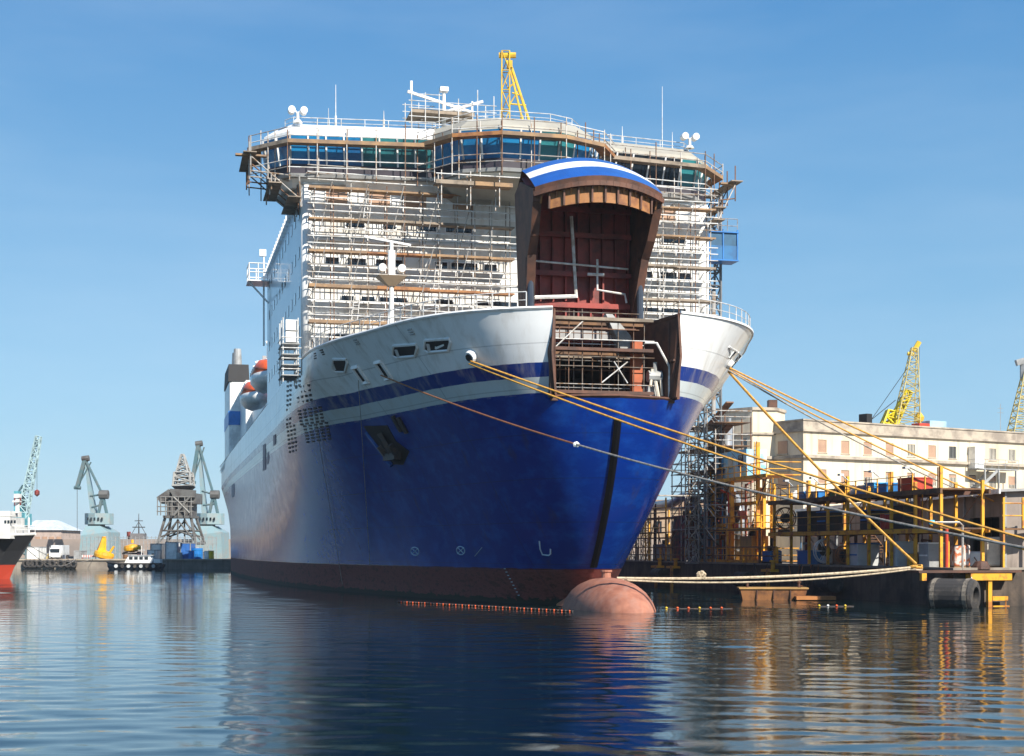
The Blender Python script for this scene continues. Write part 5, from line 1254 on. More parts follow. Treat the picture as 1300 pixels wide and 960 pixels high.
# end wall windows
for (z0,z1,y) in ((13.1,14.4,2.3),(9.6,10.9,2.3)):
    mb = MB(); mb.box(-.06,.0,y,y+1.4,z0,z1); mb.build('window', SHUT, bl, BLD)
    mb = MB(); mb.box(-.5,0,y-.4,y+1.8,z1+.35,z1+.45) if z0 < 12 else mb.box(-.1,0,y-.1,y+1.5,z0-.12,z0); mb.build('canopy', LEDGE, bl, BLD)
# outside steel stair
xs = 24.2
st = thing('steel_stair', 'grey outside steel stair and landing on the cream building facade', 'stair', (xs,-1.5,QZ), BLD)
mb = MB(); mb.box(xs-.5,xs+6,-1.7,-.3,12.0,12.12); mb.build('landing', GREYP, st, BLD)
mb = MB()
for k in range(14): mb.box(xs+2.2-k*.32,xs+2.55-k*.32,-1.7,-.5,11.9-k*.22,11.95-k*.22)
mb.bar((xs+2.5,-1.7,11.9),(xs-2.3,-1.7,8.6),.08,.3); mb.bar((xs+2.5,-.5,11.9),(xs-2.3,-.5,8.6),.08,.3); mb.build('upper_flight', GREYP, st, BLD)
mb = MB(); mb.bar((xs-2.3,-1.7,8.6),(xs+3.5,-1.7,5.2),.08,.3); mb.bar((xs-2.3,-.5,8.6),(xs+3.5,-.5,5.2),.08,.3); mb.box(xs-3.4,xs-2.2,-1.7,-.4,8.5,8.62)
for k in range(14): mb.box(xs-2.2+k*.4,xs-1.85+k*.4,-1.7,-.5,8.5-k*.24,8.55-k*.24)
mb.build('lower_flight', GREYP, st, BLD)
for x in (xs-3,xs+.6,xs+5.6,xs+2.8):
    mb = MB(); mb.box(x-.08,x+.08,-1.7,-1.54,QZ,12.0 if x > xs-1 else 8.5); mb.build('post', GREYP, st, BLD)
for z in (12.6,13.1):
    mb = MB(); mb.tube((xs-.5,-1.7,z),(xs+6,-1.7,z),.03,4); mb.tube((xs-.5,-1.7,z),(xs-.5,-.3,z),.03,4); mb.build('hand_rail', GREYP, st, BLD)
mb = MB()
for k in range(7): mb.tube((xs-.5+k*1.08,-1.7,12.1),(xs-.5+k*1.08,-1.7,13.1),.03,4)
mb.build('baluster', GREYP, st, BLD)
mb = MB(); mb.box(xs-.2,xs+1.2,-1.0,-.05,12.15,14.4); mb.box(xs-.28,xs+1.28,-1.05,-.03,14.4,14.5); mb.build('landing_cabinet', SWHITE, frame=BLD, label='white cabinet standing on the steel stair landing', cat='cabinet')
# octagonal end tower
TW = Matrix.Translation((25.3,157.5,0))
tw = thing('corner_block', 'cream faceted end block, taller than the long building beside it', 'building', (0,0,QZ), TW)
oc = [(4.6*math.cos(a)*.72, 4.6*math.sin(a)) for a in [R(22.5+45*i+10) for i in range(8)]]
mb = MB(); mb.prism(oc, QZ, 17.6); mb.build('wall', PLASTER, tw, TW)
for z,h,e in ((12.6,.3,1.08),(15.1,.22,1.05),(17.6,.3,1.05),(9.2,.2,1.04)):
    mb = MB(); mb.prism([(x*e,y*e) for x,y in oc], z, z+h); mb.build('ledge', LEDGE, tw, TW)
mb = MB(); mb.box(1.2,2.1,-3,-2,17.9,18.8); mb.build('chimney', RUST, tw, TW)
mb = MB(); mb.box(-1.6,-1.3,-4.72,-4.4,13.4,14.7); mb.build('window', GLASSD, tw, TW)
# roof clutter
for (px, w, h, mt, lb) in ((1213,1.6,.55,REDC,'low red unit on the parapet roof of the cream building'),(1236,2.6,.9,M('pale_blue_unit',(.35,.52,.58),.5),'pale blue tank unit on the roof of the cream building'),(1123,.8,1.2,BLACK,'small dark chimney on the roof parapet')):
    x = ((px-650)/FPX*160-29.2)/.85*.93; t = thing('roof_unit', lb, 'roof unit', (x,3,16.0), BLD)
    mb = MB(); mb.box(x-w/2,x+w/2,2.4,3.6,16.1,16.5+h); mb.build('casing', mt, t, BLD, bev=.05)
    mb = MB(); mb.box(x-w/2,x-w/2+.15,2.5,3.5,16.0,16.1); mb.box(x+w/2-.15,x+w/2,2.5,3.5,16.0,16.1); mb.build('foot', BLACK, t, BLD)
mb = MB(); x = 34; mb.tube((x,4,16),(x,4,20),.04,4); mb.tube((x-.5,4,19),(x+.5,4,19),.025,4); mb.tube((x-.4,4,19.5),(x+.4,4,19.5),.025,4); mb.build('roof_aerial', GREYP, frame=BLD, label='thin aerial on the cream building roof, right part', cat='aerial')
# low tan building and breakwater far behind, seen under the hull flare
FB = Matrix.Translation((44,330,0))
t = thing('distant_warehouse', 'low tan warehouse in the distance under the hull flare', 'warehouse', (0,0,QZ), FB)
mb = MB(); mb.box(-26,10,0,16,QZ,12.6); mb.build('wall', M('tan_wall',(.36,.26,.17),.9), t, FB)
mb = MB(); mb.box(-27,11,-.8,17,12.6,14.2); mb.build('roof', M('tan_roof',(.30,.20,.13),.9), t, FB)
for k in range(9):
    mb = MB(); mb.box(-24+k*3.8,-22.4+k*3.8,-.15,0,7,9.5); mb.build('window', GLASSD, t, FB)

# ---------------------------------------------------------------- cranes on the right
def at(px, py, D): return P(px, py, D)
t = thing('tower_crane', 'yellow lattice crane jib rising behind the ship bridge', 'crane', (0,0,0), Matrix.Translation(P(650,697,175)).__matmul__(I4))
D = 175; b0, b1 = at(643,700,D), at(642,66,D); c0, c1 = at(672,147,D), at(645,72,D)
mb = MB(); mb.lattice((b0.x-.2,D,QZ),(b1.x,D,b1.z),1.3,.9,26,.06,side=(1,0,0)); mb.build('mast', YELC, t)
mb = MB(); mb.tube(at(662,147,D),at(648,90,D),.13,5); mb.tube(at(674,160,D),at(649,84,D),.17,5); mb.tube(at(650,118,D),at(660,121,D),.1,5); mb.tube(at(646,132,D),at(668,134,D),.1,5); mb.tube(at(646,134,D),at(660,112,D),.07,4); mb.tube(at(645,112,D),at(655,104,D),.1,5); mb.tube(at(674,160,D),at(700,330,D),.24,5); mb.tube(at(662,147,D),at(690,330,D),.2,5); mb.tube((at(700,330,D).x,D,at(700,330,D).z),(at(640,690,D).x,D,QZ),.25,5); mb.build('back_stay_frame', YELC, t)
mb = MB(); mb.box(b1.x+.1,b1.x+.8,D-.4,D+.4,b1.z-1.9,b1.z-1.1); mb.tube((b1.x-.8,D,b1.z-.4),(b1.x+1.2,D,b1.z-.4),.35,8); mb.build('head_sheave', YELC, t)
def lean_crane(px0, py0, px1, py1, D, w0, w1, lb, boom=True):
    a, b = at(px0,py0,D), at(px1,py1,D); t = thing('luffing_crane', lb, 'crane', (a.x,D,QZ), I4)
    mb = MB(); mb.lattice((a.x,D,a.z),b,w0,w1,13,.07,side=(1,0,0)); mb.build('jib', M('pale_crane_yellow',(.55,.45,.16),.6), t)
    mb = MB(); mb.box(a.x-3,a.x+3,D-3,D+3,QZ+6,a.z); mb.build('machine_house', YELC, t)
    mb = MB()
    for sx in (-1,1):
        for sy in (-1,1): mb.tube((a.x+sx*3.6,D+sy*3.6,QZ),(a.x+sx*2.4,D+sy*2.4,QZ+6.2),.4,6)
    mb.build('portal_leg', YELC, t); return t, a, b
t, a, b = lean_crane(1148,560,1161,442,260,4.6,1.0,'yellow lattice luffing crane leaning right behind the cream building')
mb = MB(); mb.lattice(at(1128,548,260),at(1154,497,260),1.6,1.0,6,.13); mb.lattice(at(1126,548,260),at(1132,522,260),2.6,1.4,3,.16); mb.build('lower_arm', M('bright_yellow',(.75,.58,.01),.5), t)
mb = MB(); mb.tube(at(1160,446,260),at(1167,434,260),.45,6); mb.tube(at(1152,449,260),at(1160,450,260),.35,6); mb.build('jib_tip', YELC, t)
mb = MB(); mb.tube(at(1137,508,260),at(1100,538,260),.06,4); mb.tube(at(1150,470,260),at(1104,536,260),.05,4); mb.tube(at(1167,436,260),at(1167,528,260),.04,4); mb.build('cable', DARKM, t)
mb = MB(); mb.lathe([(.01,-1),(.7,-.6),(.9,.2),(.3,1),(.01,1)], at(1167,531,260), 8); mb.build('hook_block', YELC, t)
t, a, b = lean_crane(1296,570,1304,466,230,4.2,.8,'tall pale lattice crane cut by the right edge of the picture')
mb = MB(); mb.bar(at(1290,461,230),at(1310,455,230),.9,.9); mb.tube(at(1299,480,230),at(1299,462,230),.5,6); mb.build('jib_tip', GREYP, t)
# ---------------------------------------------------------------- far quay on the left
FQ = 1.45; DQ = 256.0
mb = MB(); mb.box(-140,60,DQ,DQ+75,-2,FQ); mb.build('far_quay', CONC, kind='structure')
mb = MB(); mb.box(-140,60,DQ-.25,DQ+.5,FQ,FQ+.25); mb.build('far_quay_kerb', M('pale_kerb',(.42,.36,.28),.9), kind='structure')
mb = MB(); mb.box(-900,400,520,532,-2,5.6); mb.box(-900,400,520,524,5.6,6.6); mb.build('breakwater_wall', M('breakwater_stone',(.30,.25,.19),.95,c2=(.20,.17,.14),sc=.08), label='long tan breakwater wall closing the harbour behind the cranes', cat='breakwater')
mb = MB(); mb.box(-140,50,DQ+58,DQ+60,FQ,FQ+4.0); mb.build('back_wall', M('pink_grey_wall',(.30,.24,.20),.9,c2=(.22,.19,.17),sc=.1), label='long grey pink wall along the back of the far quay', cat='wall')
# mesh fence of the far quay
t = thing('mesh_fence', 'dark mesh fence with many posts along the far quay', 'fence', (-55,DQ+22,FQ), I4)
x0, x1 = P(105,700,DQ+22).x, P(275,700,DQ+22).x
for k in range(34):
    x = x0+(x1-x0)*k/33; mb = MB(); mb.tube((x,DQ+22,FQ),(x,DQ+22,FQ+4.3),.06,4); mb.build('post', GREYP, t)
mb = MB()
for z in [FQ+.5+j*.6 for j in range(7)]: mb.tube((x0,DQ+22,z),(x1,DQ+22,z),.025,4)
for k in range(90): x = x0+(x1-x0)*k/89; mb.tube((x,DQ+22,FQ),(x,DQ+22,FQ+4.2),.018,3)
mb.build('wire_mesh', GREYP, t)

def fx(px, D=DQ): return (px-650)/FPX*D
def fz(py, D=DQ): return CH+(HZ-py)/FPX*D
# teal slewing cranes
TEALD = M('dark_teal_steel', (.07,.14,.16), .6, c2=(.12,.15,.15))
def slewing_crane(px, D, lb, tip, elbow, scale=1.0, counter=True):
    """portal base, slewing cab, main jib to elbow, fly jib to tip; given in view positions"""
    t = thing('slewing_crane', lb, 'crane', (fx(px,D),D,FQ), I4)
    X = fx(px,D); s = D/FPX
    mb = MB(); zt = fz(668,D)
    mb.loft([[(X-15*s,D-4,FQ),(X+24*s,D-4,FQ),(X+24*s,D+5,FQ),(X-15*s,D+5,FQ)],[(X-12*s,D-4,fz(680,D)),(X+22*s,D-4,fz(676,D)),(X+22*s,D+5,fz(676,D)),(X-12*s,D+5,fz(680,D))],[(X-8*s,D-3,zt),(X+10*s,D-3,zt),(X+10*s,D+4,zt),(X-8*s,D+4,zt)]])
    mb.build('portal_base', TEAL, t)
    mb = MB(); mb.prism([(X+4*s+18*s*math.cos(a)*1.0, D+3.2*math.sin(a)) for a in [i*math.pi/6 for i in range(12)]], fz(666,D), fz(652,D)); mb.build('machine_house', TEAL, t)
    mb = MB(); mb.box(X-7*s,X+8*s,D-2,D+2,zt,fz(665,D)); mb.build('slew_column', TEALD, t)
    for k in range(5):
        mb = MB(); x = X-6*s+k*4.5*s; mb.box(x,x+1.8*s,D-3.3,D-2.9,fz(661,D),fz(657.5,D)); mb.build('window', GLASSD, t)
    e = at(*elbow, D); b = at(px-4,655,D); c = at(px+8,628,D)
    mb = MB(); mb.loft([[b+Vector((-3*s,0,0)),b+Vector((3*s,0,0)),b+Vector((3*s,2,0)),b+Vector((-3*s,2,0))],[e+Vector((-1.3*s,0,0)),e+Vector((1.3*s,0,0)),e+Vector((1.3*s,1,0)),e+Vector((-1.3*s,1,0))]]); mb.build('main_jib', TEAL, t)
    mb = MB(); mb.tube(c, e, .28, 5); mb.tube(at(px+2,655,D), c, .35, 5); mb.tube(at(px+14,655,D), c, .35, 5); mb.tube(b.lerp(e,.35), c, .2, 5); mb.tube(b.lerp(e,.15), at(px+10,640,D), .2, 5); mb.build('a_frame', TEALD, t)
    mb = MB(); mb.tube(c+Vector((-.6,0,0)),c+Vector((1.2,0,0)),.9,8); mb.build('counterweight', CRGREY, t)
    mb = MB(); mb.tube(e+Vector((-.6,0,0)),e+Vector((.8,0,.2)),.6,8); mb.build('sheave_head', CRGREY, t)
    if tip:
        q = at(*tip, D); mb = MB(); mb.bar(e, q, .7, .9); mb.tube(e+Vector((1.2,0,-.6)), q, .15, 4); mb.build('fly_jib', TEALD, t)
        mb = MB(); mb.tube(q+Vector((-.6,0,0)),q+Vector((.7,0,-.1)),.4,6); mb.build('jib_nose', TEALD, t)
        mb = MB(); mb.tube(q, (q.x,q.y,fz(674,D)), .05, 4); mb.build('hoist_rope', DARKM, t)
    return t
slewing_crane(122, 300, 'pale teal slewing crane with bent fly jib and hanging rope', (98,619), (108,583))
slewing_crane(263, 310, 'pale teal slewing crane next to the ship stern', (244,612), (252,564))
# old grey crane on a lattice portal
D = 290; s = D/FPX
t = thing('old_portal_crane', 'rusty grey hammerhead crane on a lattice portal near the ship stern', 'crane', (fx(230,D),D,FQ), I4)
mb = MB()
pb = [(207,684),(253,684)]; pt = [(213,659),(246,659)]
for yy in (-4,4):
    mb.tube(at(206,690,D)+Vector((0,yy,0)), at(213,658,D)+Vector((0,yy*.6,0)), .3, 5); mb.tube(at(254,690,D)+Vector((0,yy,0)), at(246,658,D)+Vector((0,yy*.6,0)), .3, 5)
    for a, b in (((206,690),(231,660)),((254,690),(229,660)),((210,674),(250,674)),((208,682),(231,674)),((252,682),(229,674)),((213,674),(222,659)),((247,674),(238,659)),((230,690),(230,660))):
        mb.tube(at(*a,D)+Vector((0,yy*.8,0)), at(*b,D)+Vector((0,yy*.7,0)), .16, 4)
mb.tube((fx(206,D),D-4,FQ),(fx(206,D),D+4,FQ+.5),.3,5); mb.tube(at(254,690,D)+Vector((0,-4,0)),at(254,690,D)+Vector((0,4,0)),.3,5)
mb.build('portal_legs', CRGREY, t)
for x in (206,254):
    mb = MB(); mb.box(fx(x,D)-.6,fx(x,D)+.6,D-5,D+5,FQ,FQ+1.4); mb.build('bogie', CRGREY, t)
mb = MB(); mb.box(fx(212,D),fx(248,D),D-3.5,D+3.5,fz(658,D),fz(655,D)); mb.box(fx(216,D),fx(246,D),D-3,D+3,fz(655,D),fz(630,D)); mb.build('machine_house', CRGREY, t)
mb = MB(); mb.bar(at(207,636,D)+Vector((0,-3.4,0)),at(222,626,D)+Vector((0,-3.4,0)),.8,1.4); mb.bar(at(221,626,D)+Vector((0,-3.4,0)),at(253,628,D)+Vector((0,-3.4,0)),.8,1.4); mb.box(fx(208,D),fx(214,D),D-3,D+3,fz(640,D),fz(630,D)); mb.box(fx(244,D),fx(253,D),D-3.2,D+3,fz(640,D),fz(627,D)); mb.build('counterweight_gallery', CRGREY, t)
mb = MB()
for z in (632,638,644,650):
    mb.tube(at(205 if z > 640 else 209,z,D)+Vector((0,-3.9,0)), at(251,z,D)+Vector((0,-3.9,0)), .1, 4)
for x in (206,210,216,224,232,240,248): mb.tube(at(x,655,D)+Vector((0,-3.9,0)), at(x,632,D)+Vector((0,-3.9,0)), .1, 4)
mb.tube(at(226,655,D)+Vector((0,-3.9,0)),at(246,632,D)+Vector((0,-3.9,0)),.2,4); mb.tube(at(226,632,D)+Vector((0,-3.9,0)),at(246,652,D)+Vector((0,-3.9,0)),.2,4)
mb.build('gallery_rail', M('pale_crane_rail',(.22,.215,.20),.7), t)
mb = MB(); mb.lattice((fx(233,D),D,fz(617,D)),(fx(231.5,D),D,fz(577,D)),3.6,.5,7,.12,side=(1,0,0)); mb.lattice((fx(233,D),D,fz(617,D)),(fx(233,D),D,fz(600,D)),3.4,3.0,3,.14,side=(1,0,0)); mb.build('apex_tower', M('pale_crane_lattice',(.34,.34,.32),.7), t)
mb = MB(); mb.loft([[(fx(221,D),D-2,fz(618,D)),(fx(246,D),D-2,fz(618,D)),(fx(246,D),D+2,fz(618,D)),(fx(221,D),D+2,fz(618,D))],[(fx(227,D),D-1.5,fz(624,D)),(fx(240,D),D-1.5,fz(624,D)),(fx(240,D),D+1.5,fz(624,D)),(fx(227,D),D+1.5,fz(624,D))]]); mb.build('slew_ring', BLACK, t)
# left teal crane with a long lattice jib
D = 285
t = thing('lattice_jib_crane', 'teal crane with a long thin lattice jib, leftmost on the far quay', 'crane', (fx(27,D),D,FQ), I4)
mb = MB(); mb.lattice(at(28,658,D),at(49,554,D),1.7,.9,14,.10); mb.build('jib', M('jib_pale_teal',(.34,.48,.50),.6), t)
mb = MB(); mb.box(fx(20,D),fx(34,D),D-3,D+3,fz(668,D),fz(652,D)); mb.box(fx(22,D),fx(27,D),D-2,D+2,fz(652,D),fz(624,D)); mb.build('machine_house', M('mid_teal',(.10,.36,.42),.5), t)
mb = MB(); mb.tube(at(29,620,D),at(48,560,D),.06,4); mb.tube(at(24,624,D),at(29,616,D),.2,4); mb.tube(at(32,655,D),at(29,616,D),.2,4); mb.tube(at(47,562,D),at(47,624,D),.05,4); mb.build('stay', TEALD, t)
mb = MB(); mb.lathe([(.01,-.7),(.5,-.3),(.5,.4),(.01,.7)], at(47,626,D), 8); mb.build('hook_block', REDI, t)
mb = MB(); mb.lattice((fx(27,D),D,FQ),(fx(27,D),D,fz(668,D)),2.6,2.0,3,.16,side=(1,0,0)); mb.build('pedestal', TEALD, t)
mb = MB(); mb.box(fx(23,D),fx(31,D),D-2.2,D-1.8,fz(642,D),fz(632,D)); mb.build('winch_frame', REDI, t)
# tanks, containers and boxes on the quay apron
STEEL_T = M('silver_tank', (.55,.56,.55), .3, .4)
for (x0, x1, yt, d, mt, lb, ct, nm) in (
    (34,50,695,6,SWHITE,'white box container with grey corners, far left of the quay','container','container'),
    (63,76,695,7,M('grey_white_cargo',(.50,.52,.54),.5),'pale grey generator box left of the silver lorry','generator','generator_box'),
    (94,102,700,5,GREYP,'small grey box beside the yellow buoy stack','box','cargo_box'),
    (191,205,691,8,M('aluminium_cladding',(.50,.52,.52),.3,.3),'silver grey container behind the pilot boat bow','container','container'),
    (210,225,689,6,SWHITE,'clean white container with small red marks on the far quay','container','container'),
    (229,242,690,6,M('container_blue',(.03,.13,.40),.5),'blue topped container between white container and blue tank','container','container'),
    (187,197,699,3,SWHITE,'low white hut with a dark window beside the pilot boat','hut','hut'),
    (58,60,703,3,YELC,'small yellow box between the white container and generator','box','cargo_box')):
    y0 = DQ+d; t = thing(nm, lb, ct, (fx((x0+x1)/2,y0),y0,FQ), I4); z1 = fz(yt,y0)
    mb = MB(); mb.box(fx(x0,y0),fx(x1,y0),y0,y0+4,FQ+.1,z1); mb.build('body', mt, t, bev=.04)
    mb = MB(); mb.box(fx(x0,y0)-.05,fx(x1,y0)+.05,y0-.05,y0+4.05,z1,z1+.12); mb.box(fx(x0,y0)-.04,fx(x0,y0)+.12,y0-.06,y0-.0,FQ+.1,z1); mb.box(fx(x1,y0)-.12,fx(x1,y0)+.04,y0-.06,y0,FQ+.1,z1); mb.box(fx(x0,y0)-.05,fx(x1,y0)+.05,y0-.05,y0+4.05,FQ,FQ+.1); mb.build('edge_frame', GREYP, t)
    mb = MB(); mb.box(fx(x0+(x1-x0)*.55,y0),fx(x1-(x1-x0)*.15,y0),y0-.08,y0,z1-1.3,z1-.5); mb.build('panel', GLASSD if ct in ('hut','generator') else mt, t)
t = thing('silver_lorry', 'small silver grey lorry parked facing the water on the far quay', 'lorry', (fx(70,DQ+4),DQ+4,FQ), I4)
y0 = DQ+3.4; X = fx(70,y0)
mb = MB(); mb.box(X-1.0,X+1.0,y0+.8,y0+5,FQ+.9,FQ+2.6); mb.build('cargo_body', GREYW, t, bev=.05)
mb = MB(); mb.loft([[(X-1,y0-.2,FQ+.5),(X+1,y0-.2,FQ+.5),(X+1,y0+.8,FQ+.5),(X-1,y0+.8,FQ+.5)],[(X-1,y0-.2,FQ+1.2),(X+1,y0-.2,FQ+1.2),(X+1,y0+.8,FQ+1.2),(X-1,y0+.8,FQ+1.2)],[(X-.9,y0+.1,FQ+2.1),(X+.9,y0+.1,FQ+2.1),(X+.9,y0+.8,FQ+2.1),(X-.9,y0+.8,FQ+2.1)]]); cb = mb.build('cab', SWHITE, t)
mb = MB(); mb.bar((X-.8,y0-.0,FQ+1.62),(X+.8,y0-.0,FQ+1.62),.35,.7); mb.build('windscreen', GLASSD, cb)
for sx in (-.9,.9):
    for yy in (.2,3.9):
        mb = MB(); mb.tube((X+sx-.15,y0+yy,FQ+.42),(X+sx+.15,y0+yy,FQ+.42),.42,12); mb.build('wheel', RUBBER, t)
# blue tank
y0 = DQ+8; t = thing('blue_tank', 'squat cylindrical blue tank on the far quay by the ship stern', 'tank', (fx(250,y0),y0,FQ), I4)
mb = MB(); mb.tube((fx(250,y0),y0,FQ+.2),(fx(250,y0),y0,fz(696,y0)),1.05,20); mb.build('shell', BLUEC, t)
for z in (FQ+.9, FQ+1.7): mb = MB(); mb.tube((fx(250,y0),y0,z),(fx(250,y0),y0,z+.07),1.09,20); mb.build('hoop', GLASSB, t)
mb = MB(); mb.tube((fx(250,y0),y0,fz(696,y0)),(fx(250,y0),y0,fz(694.5,y0)),.4,12); mb.build('manhole', GREYP, t)
for k,(px,yt,mt,lb) in enumerate(((243,692,BLUEC,'blue drum left of the squat blue tank'),(263,700,SWHITE,'white drum right of the blue tank'),(268,690,YELC,'yellow upright drum at the ship stern'),(228,702,GREYP,'grey drum between the white and blue containers'),(178,703,REDC,'red drum behind the pilot boat'),(160,704,BROWN,'brown drum behind the pilot boat bow'))):
    y0 = DQ+5; r = .5; X = fx(px,y0); z = fz(yt,y0) if yt > 698 else FQ+1.6; t = thing('drum', lb, 'drum', (X,y0,FQ), I4)
    mb = MB(); mb.lathe([(r,0),(r,.5),(r*1.06,.52),(r,.56),(r,z-FQ)],(X,y0,FQ),12); mb.build('shell', mt, t)
    mb = MB(); mb.lathe([(r*1.05,0),(r*1.05,.06),(.1,.05)],(X,y0,z),12); mb.build('rim', GREYP, t)
# yellow mooring buoys
BUOY = M('buoy_yellow',(.80,.42,.01),.45,c2=(.66,.30,.02),sc=.8)
def buoy(px, py, D, r, lb, tilt, sup=None):
    c = at(px,py,D); c.z = FQ+r*.55 if sup is None else sup; t = thing('mooring_buoy', lb, 'buoy', (c.x,D,FQ), I4, 'yellow mooring buoys on the far quay')
    Mt = Matrix.Rotation(R(tilt),4,'Y')
    mb = MB(); mb.lathe([(.3,-r*.5),(r,-r*.28),(r*1.05,0),(r,r*.28),(.3,r*.5)],c,18,M=Mt); mb.build('float_body', BUOY, t, smooth=False)
    return t, c, Mt
y0 = DQ+3
t, c, Mt = buoy(132,707,y0,1.65,'yellow buoy with tall cone tower, larger and tipped on its side',12)
mb = MB(); mb.lathe([(.9,.4),(.4,3.0),(.2,3.1)],c+Vector((-.6,0,0)),6,M=Mt); mb.build('cone_tower', BUOY, t)
mb = MB(); mb.lathe([(.4,0),(.4,.2)],c+Vector((.0,0,3.0)),10); mb.tube(c+Vector((.6,-.6,-.5)),c+Vector((1.9,-.6,1.5)),.2,6); mb.build('lifting_eye', BUOY, t)
t, c, Mt = buoy(168,697,DQ+9,1.45,'yellow oval buoy resting on a dark cradle behind the pilot boat',-4,fz(696,DQ+9))
mb = MB(); 
for s in (-1,1): mb.box(c.x+s*1.2-.15,c.x+s*1.2+.15,DQ+8,DQ+10,FQ,c.z-.6)
mb.box(c.x-1.6,c.x+1.6,DQ+8,DQ+10,c.z-1.1,c.z-.8); mb.build('cradle', DARKM, t)
mb = MB(); mb.tube(c+Vector((0,0,.9)),c+Vector((0,0,1.5)),.25,8); mb.build('lifting_eye', BUOY, t)
# low red-white barrier planks
mb = MB(); y0 = DQ+4
for k in range(16): mb.mi = k % 2; mb.box(fx(104+k*1.1,y0),fx(105.1+k*1.1,y0),y0,y0+.1,FQ+.5,FQ+.9)
for k in (104,112,121): mb.box(fx(k,y0),fx(k+.6,y0),y0+.1,y0+.3,FQ,FQ+.9)
mb.build('barrier_board', [SWHITE, REDC], label='red and white striped barrier board left of the big yellow buoy', cat='barrier')
# lamp posts and slim poles
for k,(px,yt,lb) in enumerate(((216,690,'thin lamp post left of the grey crane legs'),)):
    pass
# tyres along the quay wall
t0 = thing('tyre_fender', 'black tyre hung on the far quay wall', 'tyre', (fx(33,DQ-.4),DQ-.4,.1), I4, 'black tyres hung along the far quay wall')
X = fx(33,DQ-.4); mb = MB(); rg = []
for i in range(16):
    a = 2*math.pi*i/16; ca, sa = math.cos(a), math.sin(a); rg.append([(X+(.5+.22*math.cos(b))*ca, DQ-.4+.2*math.sin(b), .85+(.5+.22*math.cos(b))*sa) for b in [j*math.pi/4 for j in range(8)]])
mb.loft(rg+[rg[0]], cap=False); mb.build('tyre', RUBBER, t0, smooth=True)
mb = MB(); mb.tube((X,DQ-.4,1.2),(X,DQ-.2,FQ+.3),.04,4); mb.build('chain', RUST, t0)
for px in (38,43,50,60,66,77,86,93): dup(t0, (fx(px,DQ-.4),DQ-.4,.1))
# pilot boat
D = 250; X = fx(172,D)
pb = thing('pilot_boat', 'small white cabined pilot boat with black tyre belt moored at the far quay', 'boat', (X,D,0), I4)
Lh = 4.7; rg = []
for k in range(13):
    s = -1+2*k/12; w = 1.5*(1-max(0,-s)**3) if s < 0 else 1.5*(1-.15*s); sh_ = .95+.35*max(0,-s)**2
    rg.append([(X+s*Lh, D-w, sh_),(X+s*Lh, D-w*.95, .5),(X+s*(Lh-.4), D-w*.6, -.3),(X+s*(Lh-.4), D+w*.6, -.3),(X+s*Lh, D+w*.95, .5),(X+s*Lh, D+w, sh_)])
mb = MB(); mb.loft(rg); mb.build('hull', M('boat_dark_hull',(.03,.045,.07),.4), pb)
mb = MB(); mb.path([(r[0][0],r[0][1]-.08,r[0][2]-.05) for r in rg], .2, 6); mb.build('rubbing_belt', RUBBER, pb)
for k in range(8):
    mb = MB(); s = -1+.4+k*.22; mb.tube((X+s*Lh,D-1.72,.55),(X+s*Lh,D-1.5,.55),.3,10); mb.build('side_fender', RUBBER if k % 2 else GREYW, pb)
mb = MB(); mb.loft([[(X-1.6,D-1.1,1.05),(X+3.0,D-1.1,1.05),(X+3.0,D+1.1,1.05),(X-1.6,D+1.1,1.05)],[(X-.9,D-.95,2.3),(X+2.7,D-.95,2.3),(X+2.7,D+.95,2.3),(X-.9,D+.95,2.3)]]); cb = mb.build('cabin', SWHITE, pb)
for k in range(4):
    mb = MB(); x = X-.8+k*.85; mb.box(x,x+.6,D-1.06,D-1.0,1.6,2.1); mb.build('window', GLASSD, cb)
mb = MB(); mb.box(X-1.0,X+3.1,D-1.15,D+1.15,2.3,2.4); mb.build('cabin_roof', GREYW, cb)
mb = MB(); mb.box(X+3.3,X+4.3,D-.9,D+.9,1.0,1.7); mb.tube((X+1,D,2.4),(X+1,D,3.9),.05,5); mb.tube((X+.4,D,3.2),(X+1.6,D,3.2),.04,4); mb.build('mast', SWHITE, pb)
# harbour tug far behind
D = 330; X = fx(175,D); tg = thing('tugboat', 'dark tugboat with mast seen over the fence behind the pilot boat', 'tugboat', (X,D,FQ), I4)
mb = MB(); rg = []
for k in range(9):
    s = -1+k/4; w = 2.6*(1-abs(s)**3)+.1; rg.append([(X+s*7,D-w,3.6+abs(s)),(X+s*6.4,D-w*.6,2),(X+s*6.4,D+w*.6,2),(X+s*7,D+w,3.6+abs(s))])
mb.loft(rg); mb.build('hull', DARKM, tg)
mb = MB(); mb.box(X-2.6,X+2.6,D-1.8,D+1.8,3.6,5.4); mb.box(X-1.4,X+1.6,D-1.4,D+1.4,5.4,6.8); mb.build('wheelhouse', M('tug_grey',(.18,.17,.17),.6), tg)
mb = MB(); mb.tube((X+.2,D,6.8),(X+.2,D,11.2),.16,5,.06); mb.tube((X-1.2,D,8.2),(X+1.6,D,8.2),.1,4); mb.tube((X-.7,D,9.6),(X+1.1,D,9.6),.08,4); mb.tube((X-1.4,D,6.6),(X+.2,D,9.4),.06,4); mb.tube((X+1.8,D,6.6),(X+.2,D,9.4),.06,4); mb.build('mast', DARKM, tg)
mb = MB(); mb.tube((X-2,D,5.4),(X-2,D,7.2),.45,8); mb.build('funnel', REDI, tg)
